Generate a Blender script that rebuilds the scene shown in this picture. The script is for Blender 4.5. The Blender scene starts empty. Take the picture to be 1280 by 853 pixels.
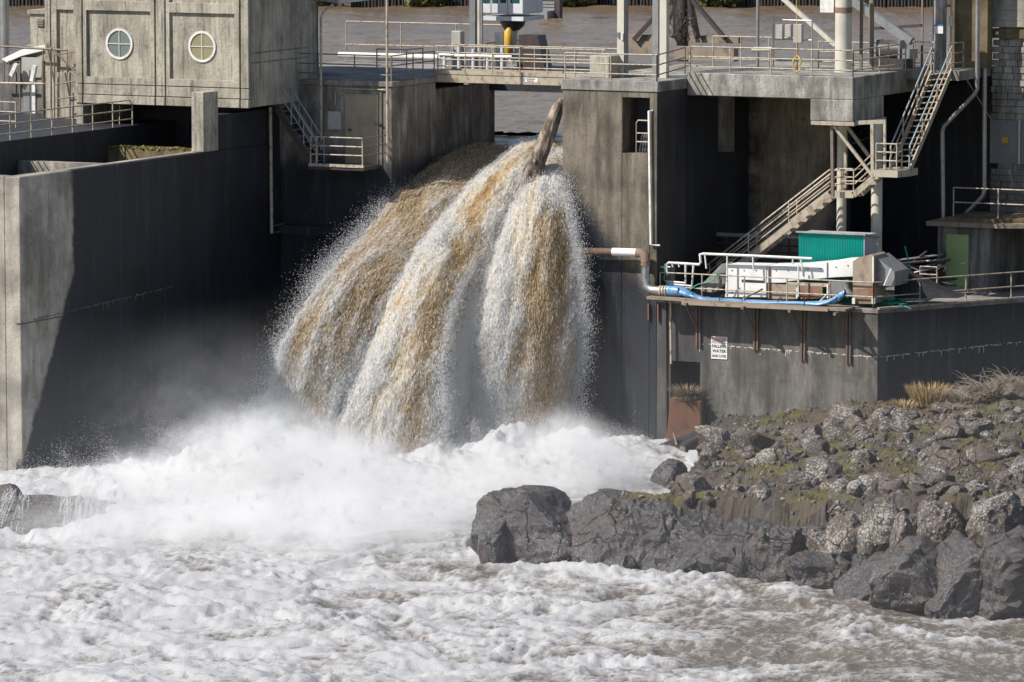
import bpy, math, random
import numpy as np
from math import sin, cos, tan, atan, radians, pi
from mathutils import Vector, Matrix
random.seed(7); RNG = np.random.default_rng(11)
sc = bpy.context.scene
col = sc.collection

# ------------------------------------------------------------------ camera
YAW = radians(26.0); FOC = 6200.0; PIT = 0.06 + atan(326.5 / FOC)
_s, _c = sin(YAW), cos(YAW)
FW = np.array([-_s * cos(PIT), _c * cos(PIT), -sin(PIT)])
RT = np.array([_c, _s, 0.0]); UP = np.cross(RT, FW)
def ray(x, y): return FW * FOC + RT * (x - 640) - UP * (y - 426.5)
_r = ray(822, 100); CAM = -_r / np.linalg.norm(_r) * 200.0
def Q(x, y, X=None, Y=None, Z=None):
    """point of the place seen at a photo position, on a known plane of the dam's own axes"""
    r = ray(x, y)
    if X is not None: t = (X - CAM[0]) / r[0]
    elif Y is not None: t = (Y - CAM[1]) / r[1]
    else: t = (Z - CAM[2]) / r[2]
    return CAM + r * t
cd = bpy.data.cameras.new('camera'); cam = bpy.data.objects.new('camera', cd); col.objects.link(cam)
M = Matrix(((RT[0], UP[0], -FW[0], CAM[0]), (RT[1], UP[1], -FW[1], CAM[1]), (RT[2], UP[2], -FW[2], CAM[2]), (0, 0, 0, 1)))
cam.matrix_world = M
cd.sensor_width = 36; cd.lens = FOC / 1280 * 36; cd.clip_start = 1; cd.clip_end = 3000
sc.camera = cam
# ------------------------------------------------------------------ sky, sun, exposure
SUN_AZ, SUN_EL = radians(43), radians(45)      # azimuth: left of the dam's front normal
SV = Vector((-sin(SUN_AZ) * cos(SUN_EL), -cos(SUN_AZ) * cos(SUN_EL), sin(SUN_EL)))
w = bpy.data.worlds.new('World'); sc.world = w; w.use_nodes = True
nt = w.node_tree; bg = nt.nodes['Background']
sky = nt.nodes.new('ShaderNodeTexSky'); sky.sky_type = 'NISHITA'; sky.sun_disc = False
sky.sun_elevation = SUN_EL; sky.sun_rotation = math.atan2(SV.x, SV.y)
sky.air_density = 1.0; sky.dust_density = 0.7
nt.links.new(sky.outputs[0], bg.inputs[0]); bg.inputs[1].default_value = 0.085
sl = bpy.data.lights.new('sun', 'SUN'); sl.energy = 4.8; sl.angle = radians(0.53); sl.color = (1.0, 0.95, 0.87)
so = bpy.data.objects.new('sun', sl); col.objects.link(so)
so.rotation_euler = SV.to_track_quat('Z', 'Y').to_euler(); so.location = (-60, -80, 80)
sc.view_settings.view_transform = 'Standard'; sc.view_settings.look = 'None'
sc.view_settings.exposure = 0.40; sc.view_settings.gamma = 1.0; sc.view_settings.use_curve_mapping = False
cy = sc.cycles
cy.max_bounces = 6; cy.diffuse_bounces = 3; cy.glossy_bounces = 2; cy.transmission_bounces = 3
cy.volume_bounces = 3; cy.transparent_max_bounces = 6; cy.caustics_reflective = False; cy.caustics_refractive = False
cy.use_denoising = True; cy.volume_step_rate = 0.65; cy.volume_max_steps = 48; cy.use_adaptive_sampling = True

# ------------------------------------------------------------------ helpers
def tag(o, label=None, cat=None, group=None, kind=None):
    if label: o['label'] = label
    if cat: o['category'] = cat
    if group: o['group'] = group
    if kind: o['kind'] = kind
    return o
def thing(name, label, cat, loc, group=None):
    o = bpy.data.objects.new(name, None); col.objects.link(o); o.location = tuple(loc); o.empty_display_size = .3
    return tag(o, label, cat, group)
def root_loc(p):
    while p.parent: p = p.parent
    return np.array(p.location)
class MB:
    def __init__(s): s.v = []; s.f = []; s.sm = []
    def add(s, vs, fs, smooth=False):
        b = len(s.v); s.v += [tuple(map(float, v)) for v in vs]
        s.f += [tuple(b + i for i in f) for f in fs]; s.sm += [smooth] * len(fs); return s
    def box(s, x0, x1, y0, y1, z0, z1):
        return s.add([(x0,y0,z0),(x1,y0,z0),(x1,y1,z0),(x0,y1,z0),(x0,y0,z1),(x1,y0,z1),(x1,y1,z1),(x0,y1,z1)],
            [(0,3,2,1),(4,5,6,7),(0,1,5,4),(1,2,6,5),(2,3,7,6),(3,0,4,7)])
    def bar(s, p, q, w, h=None, up=(0,0,1)):
        h = h or w; p = np.array(p, float); q = np.array(q, float); d = q - p; d /= np.linalg.norm(d)
        a = np.cross(d, up)
        if np.linalg.norm(a) < 1e-4: a = np.cross(d, (0,1,0))
        a /= np.linalg.norm(a); b = np.cross(a, d)
        vs = [e + i * a * w / 2 + j * b * h / 2 for e in (p, q) for i, j in ((-1,-1),(1,-1),(1,1),(-1,1))]
        return s.add(vs, [(0,3,2,1),(4,5,6,7),(0,1,5,4),(1,2,6,5),(2,3,7,6),(3,0,4,7)])
    def tube(s, pts, r, n=8, cap=True):
        pts = [np.array(p, float) for p in pts]; m = len(pts)
        rs = r if isinstance(r, (list, tuple, np.ndarray)) else [r] * m
        vs = []; prev = None
        for i, p in enumerate(pts):
            d = pts[min(i+1, m-1)] - pts[max(i-1, 0)]; d /= np.linalg.norm(d)
            ref = prev if prev is not None else (np.array((0,0,1.)) if abs(d[2]) < .9 else np.array((0,1.,0)))
            a = ref - d * (ref @ d); a /= np.linalg.norm(a); prev = a; b = np.cross(d, a)
            for k in range(n):
                t = 2 * pi * k / n; vs.append(p + rs[i] * (cos(t) * a + sin(t) * b))
        fs = []
        for i in range(m - 1):
            for k in range(n):
                k2 = (k + 1) % n; fs.append((i*n+k, i*n+k2, (i+1)*n+k2, (i+1)*n+k))
        s.add(vs, fs, True)
        if cap:
            s.add(vs[:n], [tuple(range(n))[::-1]]); s.add(vs[-n:], [tuple(range(n))])
        return s
    def prism(s, poly, z0, z1):
        n = len(poly); vs = [(x, y, z0) for x, y in poly] + [(x, y, z1) for x, y in poly]
        return s.add(vs, [tuple(range(n))[::-1], tuple(range(n, 2*n))] + [(i, (i+1) % n, n+(i+1) % n, n+i) for i in range(n)])
    def extr(s, poly, vec):
        n = len(poly); poly = [np.array(p, float) for p in poly]; vec = np.array(vec, float)
        vs = poly + [p + vec for p in poly]
        return s.add(vs, [tuple(range(n))[::-1], tuple(range(n, 2*n))] + [(i, (i+1) % n, n+(i+1) % n, n+i) for i in range(n)])
    def build(s, name, mat, parent=None, label=None, cat=None, group=None, kind=None, bevel=0):
        V = np.array(s.v)
        if parent is not None: off = root_loc(parent)
        else: off = np.array([(V[:,0].min()+V[:,0].max())/2, (V[:,1].min()+V[:,1].max())/2, V[:,2].min()])
        me = bpy.data.meshes.new(name); me.from_pydata([tuple(v) for v in V - off], [], s.f)
        me.polygons.foreach_set('use_smooth', s.sm); me.materials.append(mat)
        o = bpy.data.objects.new(name, me); col.objects.link(o)
        if parent is not None: o.parent = parent
        else: o.location = tuple(off)
        if bevel:
            m = o.modifiers.new('bevel', 'BEVEL'); m.width = bevel; m.segments = 1; m.limit_method = 'ANGLE'
        return tag(o, label, cat, group, kind)
def np_mesh(name, V, Fq, mat, smooth=False, attrs=None, off=None, **kw):
    """mesh from arrays; Fq is (n,3) or (n,4)"""
    V = np.asarray(V, np.float32); Fq = np.asarray(Fq, np.int32); k = Fq.shape[1]
    if off is None: off = np.array([0, 0, 0.])
    me = bpy.data.meshes.new(name); me.vertices.add(len(V)); me.vertices.foreach_set('co', (V - off).astype(np.float32).ravel())
    me.loops.add(len(Fq) * k); me.loops.foreach_set('vertex_index', Fq.ravel())
    me.polygons.add(len(Fq)); me.polygons.foreach_set('loop_start', np.arange(len(Fq), dtype=np.int32) * k)
    me.polygons.foreach_set('use_smooth', np.full(len(Fq), smooth))
    for an, av in (attrs or {}).items():
        a = me.attributes.new(an, 'FLOAT', 'POINT'); a.data.foreach_set('value', np.asarray(av, np.float32))
    me.update(calc_edges=True); me.materials.append(mat)
    o = bpy.data.objects.new(name, me); col.objects.link(o); o.location = tuple(off)
    return tag(o, **kw)
def bx(x0, y0, x1, y1, Y):
    """extent (X0,X1,Z0,Z1) on the plane Y of a photo rectangle"""
    ym = (y0 + y1) / 2; xm = (x0 + x1) / 2
    return (Q(x0, ym, Y=Y)[0], Q(x1, ym, Y=Y)[0], Q(xm, y1, Y=Y)[2], Q(xm, y0, Y=Y)[2])
def copy_tree(o, parent=None):
    c = o.copy(); col.objects.link(c); c.parent = parent
    for ch in list(o.children): copy_tree(ch, c)
    return c
# ---- noise on arrays
_perm = np.random.default_rng(3).permutation(256).astype(np.int64); _perm = np.concatenate([_perm, _perm, _perm])
_grad = np.random.default_rng(5).normal(size=(256, 3)); _grad /= np.linalg.norm(_grad, axis=1)[:, None]
def pn(P):
    P = np.asarray(P, float); I = np.floor(P).astype(np.int64); Fr = P - I; I &= 255
    U_ = Fr * Fr * Fr * (Fr * (Fr * 6 - 15) + 10); out = 0
    for dx in (0, 1):
        wx = U_[:, 0] if dx else 1 - U_[:, 0]
        for dy in (0, 1):
            wy = U_[:, 1] if dy else 1 - U_[:, 1]
            for dz in (0, 1):
                wz = U_[:, 2] if dz else 1 - U_[:, 2]
                h = _perm[_perm[_perm[I[:, 0] + dx & 255] + (I[:, 1] + dy & 255)] + (I[:, 2] + dz & 255)]
                g = _grad[h]; out = out + wx * wy * wz * (g[:, 0]*(Fr[:, 0]-dx) + g[:, 1]*(Fr[:, 1]-dy) + g[:, 2]*(Fr[:, 2]-dz))
    return out * 1.6
def fbm(P, oct=4, lac=2.1, gain=.5, ridged=False):
    P = np.asarray(P, float); a = 1.; out = 0; t = 0
    for i in range(oct):
        n = pn(P + 17.3 * i)
        if ridged: n = 1 - 2 * np.abs(n)
        out = out + a * n; t += a; a *= gain; P = P * lac
    return out / t
def sstep(a, b, x):
    t = np.clip((x - a) / (b - a), 0, 1); return t * t * (3 - 2 * t)
def catmull(pts, n):
    pts = np.array(pts, float); m = len(pts); t = np.linspace(0, m - 1 - 1e-6, n); i = t.astype(int); f = (t - i)[:, None]
    g = lambda k: pts[np.clip(k, 0, m - 1)]
    p0, p1, p2, p3 = g(i-1), g(i), g(i+1), g(i+2)
    return .5 * (2*p1 + (p2-p0)*f + (2*p0-5*p1+4*p2-p3)*f*f + (3*p1-p0-3*p2+p3)*f**3)

# ------------------------------------------------------------------ materials
def nodes(name):
    m = bpy.data.materials.new(name); m.use_nodes = True; t = m.node_tree
    return m, t, t.nodes['Principled BSDF']
def N(t, typ, **kw):
    n = t.nodes.new(typ)
    for k, v in kw.items(): setattr(n, k, v)
    return n
def L(t, a, b): t.links.new(a, b)
def noise_f(t, vec, scale, detail=4, rough=.55, mul=(1,1,1), off=(0,0,0)):
    mp = N(t, 'ShaderNodeMapping'); mp.inputs['Scale'].default_value = mul; mp.inputs['Location'].default_value = off; L(t, vec, mp.inputs[0])
    n = N(t, 'ShaderNodeTexNoise'); n.inputs['Scale'].default_value = scale; n.inputs['Detail'].default_value = detail
    n.inputs['Roughness'].default_value = rough; L(t, mp.outputs[0], n.inputs['Vector']); return n.outputs[0]
def ramp(t, fac, stops, mul=None):
    r = N(t, 'ShaderNodeValToRGB'); e = r.color_ramp.elements
    while len(e) < len(stops): e.new(.5)
    for el, (p, c) in zip(e, stops):
        el.position = p; el.color = (*c, 1) if len(c) == 3 else c
    L(t, fac, r.inputs[0])
    if mul is None: return r.outputs[0]
    mm = N(t, 'ShaderNodeMath', operation='MULTIPLY'); L(t, r.outputs[0], mm.inputs[0]); L(t, mul, mm.inputs[1]); return mm.outputs[0]
def mix(t, fac, a, b, mode='MIX'):
    m = N(t, 'ShaderNodeMix', data_type='RGBA', blend_type=mode)
    for s_, v in ((m.inputs[0], fac), (m.inputs[6], a), (m.inputs[7], b)):
        if isinstance(v, (int, float)): s_.default_value = v
        elif isinstance(v, tuple): s_.default_value = (*v, 1) if len(v) == 3 else v
        else: L(t, v, s_)
    return m.outputs[2]
def math_(t, op, a, b=0.0, c=None):
    m = N(t, 'ShaderNodeMath', operation=op)
    for i, v in enumerate((a, b) if c is None else (a, b, c)):
        if isinstance(v, (int, float)): m.inputs[i].default_value = v
        else: L(t, v, m.inputs[i])
    return m.outputs[0]
def mrange(t, v, a, b, c=0., d=1.):
    m = N(t, 'ShaderNodeMapRange'); m.interpolation_type = 'SMOOTHSTEP'
    for i, x in zip((1,2,3,4), (a, b, c, d)): m.inputs[i].default_value = x
    L(t, v, m.inputs[0]); return m.outputs[0]
def g3(v): return (v, v, v)
BW = [(0, g3(0.)), (1, g3(1.))]
def bump(t, bs, h, strength=.4, dist=.03):
    b = N(t, 'ShaderNodeBump'); b.inputs['Strength'].default_value = strength; b.inputs['Distance'].default_value = dist
    L(t, h, b.inputs['Height']); L(t, b.outputs[0], bs.inputs['Normal'])
def concrete(name, c, dark=.45, streak=.6, wet=None, pale=.25, rough=.85, board=0.0, grime=.55):
    """weathered concrete in world metres; wet(t, sep) -> socket 0..1 for soaked, algae-dark and shade-dark areas"""
    m, t, bs = nodes(name); geo = N(t, 'ShaderNodeNewGeometry'); pos = geo.outputs['Position']
    base = mix(t, ramp(t, noise_f(t, pos, .55, 5, .6), [(.40, g3(0.)), (.60, g3(1.))]), tuple(x * dark * 1.15 for x in c), c)
    base = mix(t, ramp(t, noise_f(t, pos, 1.3, 6, .65, (1,1,.3), (3,9,1)), [(.50, g3(0.)), (.63, g3(pale))]), base, tuple(min(.75, x * 1.5) for x in c))
    st = ramp(t, noise_f(t, pos, 1.0, 5, .6, (2.6,2.6,.22), (9,2,4)), [(.46, g3(0.)), (.66, g3(streak))])
    base = mix(t, st, base, (c[0]*.32, c[1]*.3, c[2]*.27))
    sp = ramp(t, noise_f(t, pos, 7, 6, .75), [(.54, g3(0.)), (.66, g3(.55))])
    base = mix(t, sp, base, tuple(x * .4 for x in c))
    base = mix(t, ramp(t, noise_f(t, pos, 28, 3, .6), [(.3, g3(0.)), (.7, g3(1.))]), mix(t, .12, base, (0., 0., 0.)), base)
    gr = ramp(t, noise_f(t, pos, .8, 6, .7, (2.2,2.2,.5), (5,5,1)), [(.50, g3(0.)), (.64, g3(grime))])
    base = mix(t, gr, base, (c[0]*.22, c[1]*.205, c[2]*.19))
    base = mix(t, ramp(t, noise_f(t, pos, 3.0, 6, .75, (3,3,.5), (1,8,3)), [(.53, g3(0.)), (.66, g3(grime*.9))]), base, (c[0]*.3, c[1]*.27, c[2]*.23))
    sep = N(t, 'ShaderNodeSeparateXYZ'); L(t, pos, sep.inputs[0])
    if board:
        wv = N(t, 'ShaderNodeTexWave'); wv.bands_direction = 'Z'; wv.inputs['Scale'].default_value = board; wv.inputs['Distortion'].default_value = .15
        L(t, pos, wv.inputs[0]); base = mix(t, ramp(t, wv.outputs[1], [(0, g3(.35)), (.12, g3(0.))]), base, tuple(x*.4 for x in c))
    rg = rough
    if wet:
        wv = wet(t, sep, pos)
        wc = mix(t, noise_f(t, pos, .8, 5, .6, (1.5,1.5,.35)), (.011,.013,.020), (.035,.038,.048))
        wc = mix(t, ramp(t, noise_f(t, pos, 1.0, 6, .65, (3.2,3.2,.16), (2,5,7)), [(.55, g3(0.)), (.68, g3(.55))]), wc, (.085,.085,.09))
        wc = mix(t, ramp(t, noise_f(t, pos, .45, 5, .65, (1,1,.6), (7,5,3)), [(.52, g3(0.)), (.66, g3(.7))]), wc, (.016,.014,.012))
        base = mix(t, wv, base, wc)
        rr = N(t, 'ShaderNodeMapRange'); L(t, wv, rr.inputs[0]); rr.inputs[3].default_value = rough; rr.inputs[4].default_value = .5
        L(t, rr.outputs[0], bs.inputs['Roughness'])
    else: bs.inputs['Roughness'].default_value = rough
    L(t, base, bs.inputs['Base Color'])
    bump(t, bs, noise_f(t, pos, 9, 8, .7), .6, .05)
    bs.inputs['Specular IOR Level'].default_value = .3
    return m
def paint(name, c, rust=.35, rough=.5, metal=0., scale=6., rustc=(.16,.07,.03)):
    m, t, bs = nodes(name); pos = N(t, 'ShaderNodeNewGeometry').outputs['Position']
    b = mix(t, ramp(t, noise_f(t, pos, scale*.5, 5, .6), [(.3, g3(0.)), (.7, g3(1.))]), tuple(x*.78 for x in c), c)
    b = mix(t, ramp(t, noise_f(t, pos, scale, 6, .7, (1,1,.6)), [(.51, g3(0.)), (.62, g3(rust))]), b, rustc)
    L(t, b, bs.inputs['Base Color']); bs.inputs['Roughness'].default_value = rough; bs.inputs['Metallic'].default_value = metal
    bump(t, bs, noise_f(t, pos, 30, 4), .15, .01); return m
MAT = {}
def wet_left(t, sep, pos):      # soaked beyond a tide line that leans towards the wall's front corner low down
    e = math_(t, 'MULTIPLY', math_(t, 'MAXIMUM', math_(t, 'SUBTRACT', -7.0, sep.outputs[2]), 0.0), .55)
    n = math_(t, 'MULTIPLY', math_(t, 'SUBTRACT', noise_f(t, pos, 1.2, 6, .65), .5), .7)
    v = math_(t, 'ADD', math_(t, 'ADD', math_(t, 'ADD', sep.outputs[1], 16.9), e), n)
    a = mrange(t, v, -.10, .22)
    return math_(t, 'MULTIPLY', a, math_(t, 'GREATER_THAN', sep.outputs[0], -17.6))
def wet_gate(t, sep, pos):
    n = math_(t, 'MULTIPLY', math_(t, 'SUBTRACT', noise_f(t, pos, .9, 5, .6, (1.6,1.6,.5)), .5), 2.2)
    return mrange(t, math_(t, 'ADD', sep.outputs[2], n), -3.0, -4.3)
def wet_shade_pier(t, sep, pos):  # wet plus the falls' diagonal shadow and shaded right side, painted dark
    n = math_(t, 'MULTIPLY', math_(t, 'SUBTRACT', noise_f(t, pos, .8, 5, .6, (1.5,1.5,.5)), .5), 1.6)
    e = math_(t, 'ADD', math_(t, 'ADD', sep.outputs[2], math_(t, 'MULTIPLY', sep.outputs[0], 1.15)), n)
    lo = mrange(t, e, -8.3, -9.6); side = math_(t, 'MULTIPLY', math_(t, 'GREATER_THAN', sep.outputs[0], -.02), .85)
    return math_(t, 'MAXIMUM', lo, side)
def wet_shade_low(t, sep, pos):  # darker near pier and top; shade of the angled side painted in
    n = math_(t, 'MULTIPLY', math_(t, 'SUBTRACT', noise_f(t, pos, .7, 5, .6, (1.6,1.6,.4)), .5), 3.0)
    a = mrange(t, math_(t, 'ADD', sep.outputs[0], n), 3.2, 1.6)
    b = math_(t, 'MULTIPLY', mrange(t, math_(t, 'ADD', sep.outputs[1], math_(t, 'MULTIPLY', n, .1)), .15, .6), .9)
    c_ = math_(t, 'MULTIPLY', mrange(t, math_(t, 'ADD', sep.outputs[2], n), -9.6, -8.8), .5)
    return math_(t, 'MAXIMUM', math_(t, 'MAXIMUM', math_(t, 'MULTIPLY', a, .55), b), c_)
def wet_shade_all(t, sep, pos):
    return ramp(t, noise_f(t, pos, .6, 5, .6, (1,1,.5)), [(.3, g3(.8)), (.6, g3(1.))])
def tone_back(t, sep, pos):      # a lighter brown patch of wall stands out between darker parts
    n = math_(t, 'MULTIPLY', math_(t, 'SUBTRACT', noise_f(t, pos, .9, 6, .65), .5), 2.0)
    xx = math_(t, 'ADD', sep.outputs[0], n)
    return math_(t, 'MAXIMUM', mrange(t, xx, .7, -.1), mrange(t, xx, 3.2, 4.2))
def runs(t, sep, pos):          # dark rain runs and grime
    a = ramp(t, noise_f(t, pos, 1.0, 5, .7, (7,7,.45), (3,1,2)), [(.52, g3(0.)), (.66, g3(.55))])
    b = ramp(t, noise_f(t, pos, 1.7, 6, .7, (1,1,.8), (8,1,5)), [(.54, g3(0.)), (.66, g3(.42))])
    return math_(t, 'MAXIMUM', a, b)
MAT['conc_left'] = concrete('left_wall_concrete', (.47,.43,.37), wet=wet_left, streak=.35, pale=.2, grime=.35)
MAT['conc_house'] = concrete('house_concrete', (.48,.44,.36), dark=.6, streak=.35, pale=.25, wet=runs, grime=.3)
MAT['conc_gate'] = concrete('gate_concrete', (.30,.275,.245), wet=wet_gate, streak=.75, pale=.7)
MAT['conc_pier'] = concrete('pier_concrete', (.225,.195,.155), wet=wet_shade_pier, streak=.75, pale=.5)
MAT['conc_low'] = concrete('low_wall_concrete', (.175,.163,.147), wet=wet_shade_low, streak=.8, pale=.5)
MAT['conc_beam'] = concrete('beam_concrete', (.36,.34,.31), streak=.5, pale=.7)
MAT['conc_deck'] = concrete('deck_concrete', (.34,.315,.29), streak=.2, pale=.3)
MAT['conc_wet_shade'] = concrete('soaked_shade_concrete', (.10,.10,.10), wet=wet_shade_all)  # soaked parts; its dark tone also stands for shade on recess walls
MAT['conc_back'] = concrete('recess_concrete', (.42,.34,.26), wet=tone_back, streak=.5)
MAT['conc_old'] = concrete('old_block_concrete', (.42,.38,.33), dark=.4, streak=.45, pale=.7, board=0)
MAT['conc_board'] = concrete('boarded_concrete', (.47,.44,.37), dark=.6, streak=.25, pale=.2, board=.75)
MAT['shed'] = concrete('shed_concrete', (.24,.23,.22), streak=.9, pale=.6)
MAT['moss_conc'] = concrete('mossy_concrete', (.22,.17,.10), streak=.5, pale=.3)
MAT['rail'] = paint('cream_rail_paint', (.47,.41,.325), rust=.8, scale=7)
MAT['rail_dark'] = paint('brown_rail_paint', (.20,.16,.13), rust=.6)
MAT['rail_white'] = paint('white_rail_paint', (.76,.75,.72), rust=.25)
MAT['rail_grey'] = paint('bluegrey_rail_paint', (.27,.33,.36), rust=.3)
MAT['beige'] = paint('beige_steel', (.44,.39,.305), rust=.6, scale=4)
MAT['beige2'] = paint('pale_column_paint', (.60,.57,.48), rust=.2, scale=2)
MAT['white'] = paint('white_sheet', (.80,.80,.77), rust=.10, scale=2)
MAT['white_metal'] = paint('white_cab_metal', (.66,.68,.70), rust=.15, scale=2)
MAT['grey_metal'] = paint('grey_metal', (.30,.31,.32), rust=.25, rough=.4, metal=.3)
MAT['galv'] = paint('galvanised_pipe', (.45,.46,.47), rust=.25, rough=.35, metal=.7, scale=4)
MAT['dark_metal'] = paint('dark_steel', (.055,.045,.045), rust=.5, scale=3, rustc=(.10,.045,.025))
MAT['rust'] = paint('rusted_plate', (.25,.175,.13), rust=.8, scale=2.2, rough=.8, rustc=(.22,.075,.03))
MAT['rust_bracket'] = paint('rusty_bracket', (.15,.10,.075), rust=.7, scale=4, rough=.8)
MAT['terracotta'] = paint('orange_rust_plate', (.125,.055,.032), rust=.9, scale=2.4, rough=.95, rustc=(.05,.030,.022))
MAT['teal'] = paint('teal_corrugated_paint', (.012,.40,.345), rust=.12, scale=2, rough=.45)
MAT['teal_side'] = paint('grey_violet_sheet', (.45,.45,.50), rust=.05)
MAT['roof_sheet'] = paint('grey_roof_sheet', (.36,.34,.33), rust=.4, scale=3)
MAT['blue'] = paint('blue_lay_flat_hose', (.13,.30,.54), rust=.45, scale=3, rough=.35, rustc=(.35,.5,.72))
MAT['green_door'] = paint('green_door_paint', (.30,.42,.17), rust=.35, scale=1.3, rustc=(.20,.31,.10))
MAT['tan_door'] = paint('tan_door_paint', (.33,.28,.20), rust=.25, scale=2)
MAT['box_grey'] = paint('box_grey', (.42,.41,.38), rust=.15)
MAT['panel_grey'] = paint('panel_grey', (.22,.22,.22), rust=.2)
MAT['yellow'] = paint('yellow_paint', (.62,.36,.04), rust=.2)
MAT['yellow_cord'] = paint('yellow_cord', (.75,.48,.06), rust=.05)
MAT['green_cord'] = paint('green_hose', (.03,.36,.26), rust=0)
MAT['wood'] = paint('grey_timber', (.27,.22,.17), rust=.7, scale=3, rough=.9, rustc=(.11,.08,.06))
MAT['ply'] = paint('weathered_plywood', (.34,.27,.21), rust=.8, scale=2.5, rough=.9, rustc=(.17,.12,.09))
MAT['pile'] = paint('tarred_pile', (.055,.048,.045), rust=.5, scale=1.5, rustc=(.02,.02,.02))
MAT['log_wet'] = paint('soaked_log', (.045,.036,.033), rust=.6, scale=3, rough=.5, rustc=(.02,.017,.016))
MAT['black'] = paint('black_rubber', (.02,.02,.022), rust=0)
MAT['sign'] = paint('sign_white', (.80,.79,.76), rust=.08)
MAT['red_ink'] = paint('sign_red', (.50,.05,.06), rust=0)
MAT['ink'] = paint('sign_ink', (.03,.03,.035), rust=0)
MAT['blue_ink'] = paint('sign_blue', (.05,.18,.5), rust=0)
MAT['vine'] = paint('bare_vine', (.055,.035,.028), rust=.4)
def glass(name, c, rough=.08):
    m, t, bs = nodes(name); pos = N(t, 'ShaderNodeNewGeometry').outputs['Position']
    L(t, mix(t, noise_f(t, pos, 2.5, 3), tuple(x*.75 for x in c), c), bs.inputs['Base Color']); bs.inputs['Roughness'].default_value = rough; return m
MAT['pane_grey'] = glass('grey_frosted_pane', (.17,.21,.20), .06)
MAT['pane_olive'] = glass('olive_frosted_pane', (.30,.28,.17), .06)
MAT['cab_glass'] = glass('cab_glass', (.03,.10,.11))

ZW, ZU = -14.75, -3.6            # tailwater and headwater levels
# ================================================================== SETTING: water above, bank
def upstream():
    m, t, bs = nodes('brown_river'); pos = N(t, 'ShaderNodeNewGeometry').outputs['Position']
    L(t, mix(t, noise_f(t, pos, .08, 4), (.12,.082,.05), (.19,.135,.085)), bs.inputs['Base Color'])
    bs.inputs['Roughness'].default_value = .2; bs.inputs['IOR'].default_value = 1.33
    h = math_(t, 'ADD', noise_f(t, pos, 1.3, 5, .65), math_(t, 'MULTIPLY', noise_f(t, pos, .25, 3, .5), 2.0))
    bump(t, bs, h, .6, .25)
    mb = MB(); mb.add([(-400,8.0,ZU-.15),(-12.4,8.0,ZU-.15),(-12.4,8.5,ZU-.15),(-4.1,8.5,ZU-.15),(-4.1,15.9,ZU-.15),(400,15.9,ZU-.15),(400,900,ZU-.15),(-400,900,ZU-.15)], [(0,1,2,3,4,7),(4,5,6,7)])
    tag(mb.build('river_water', m), kind='structure')
    na, nd = 360, 330; A_, D_ = np.meshgrid(np.linspace(-24,24,na), np.linspace(186,352,nd)); A_ = (A_*D_/200).ravel(); D_ = D_.ravel()
    X = CAM[0]+A_*_c-D_*_s; Y = CAM[1]+A_*_s+D_*_c; co = np.stack([A_,D_,0*A_],1)
    z = .20*fbm(co*np.array([.16,.22,1]),2) + .16*fbm(co*np.array([.42,.7,1])+3,3) + .07*fbm(co*np.array([1.1,1.6,1])+9,2,ridged=True)
    i = np.arange((nd-1)*na).reshape(nd-1,na)[:,:-1].ravel(); F_ = np.stack([i,i+1,i+na+1,i+na],1)
    ok = (Y > 15.9) | ((Y > 7.3) & (X > -12.3) & (X < -4.2)) | ((Y > 10.2) & (X < -17)); F_ = F_[ok[F_].all(1)]
    np_mesh('river_ripples', np.stack([X,Y,ZU+z],1), F_, m, True, kind='structure')
upstream()
def dirbank(px, d): # plan point at a lateral photo column and forward distance
    return np.array([CAM[0] - _s*d + _c*(px-640)/FOC*d, CAM[1] + _c*d + _s*(px-640)/FOC*d])
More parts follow.
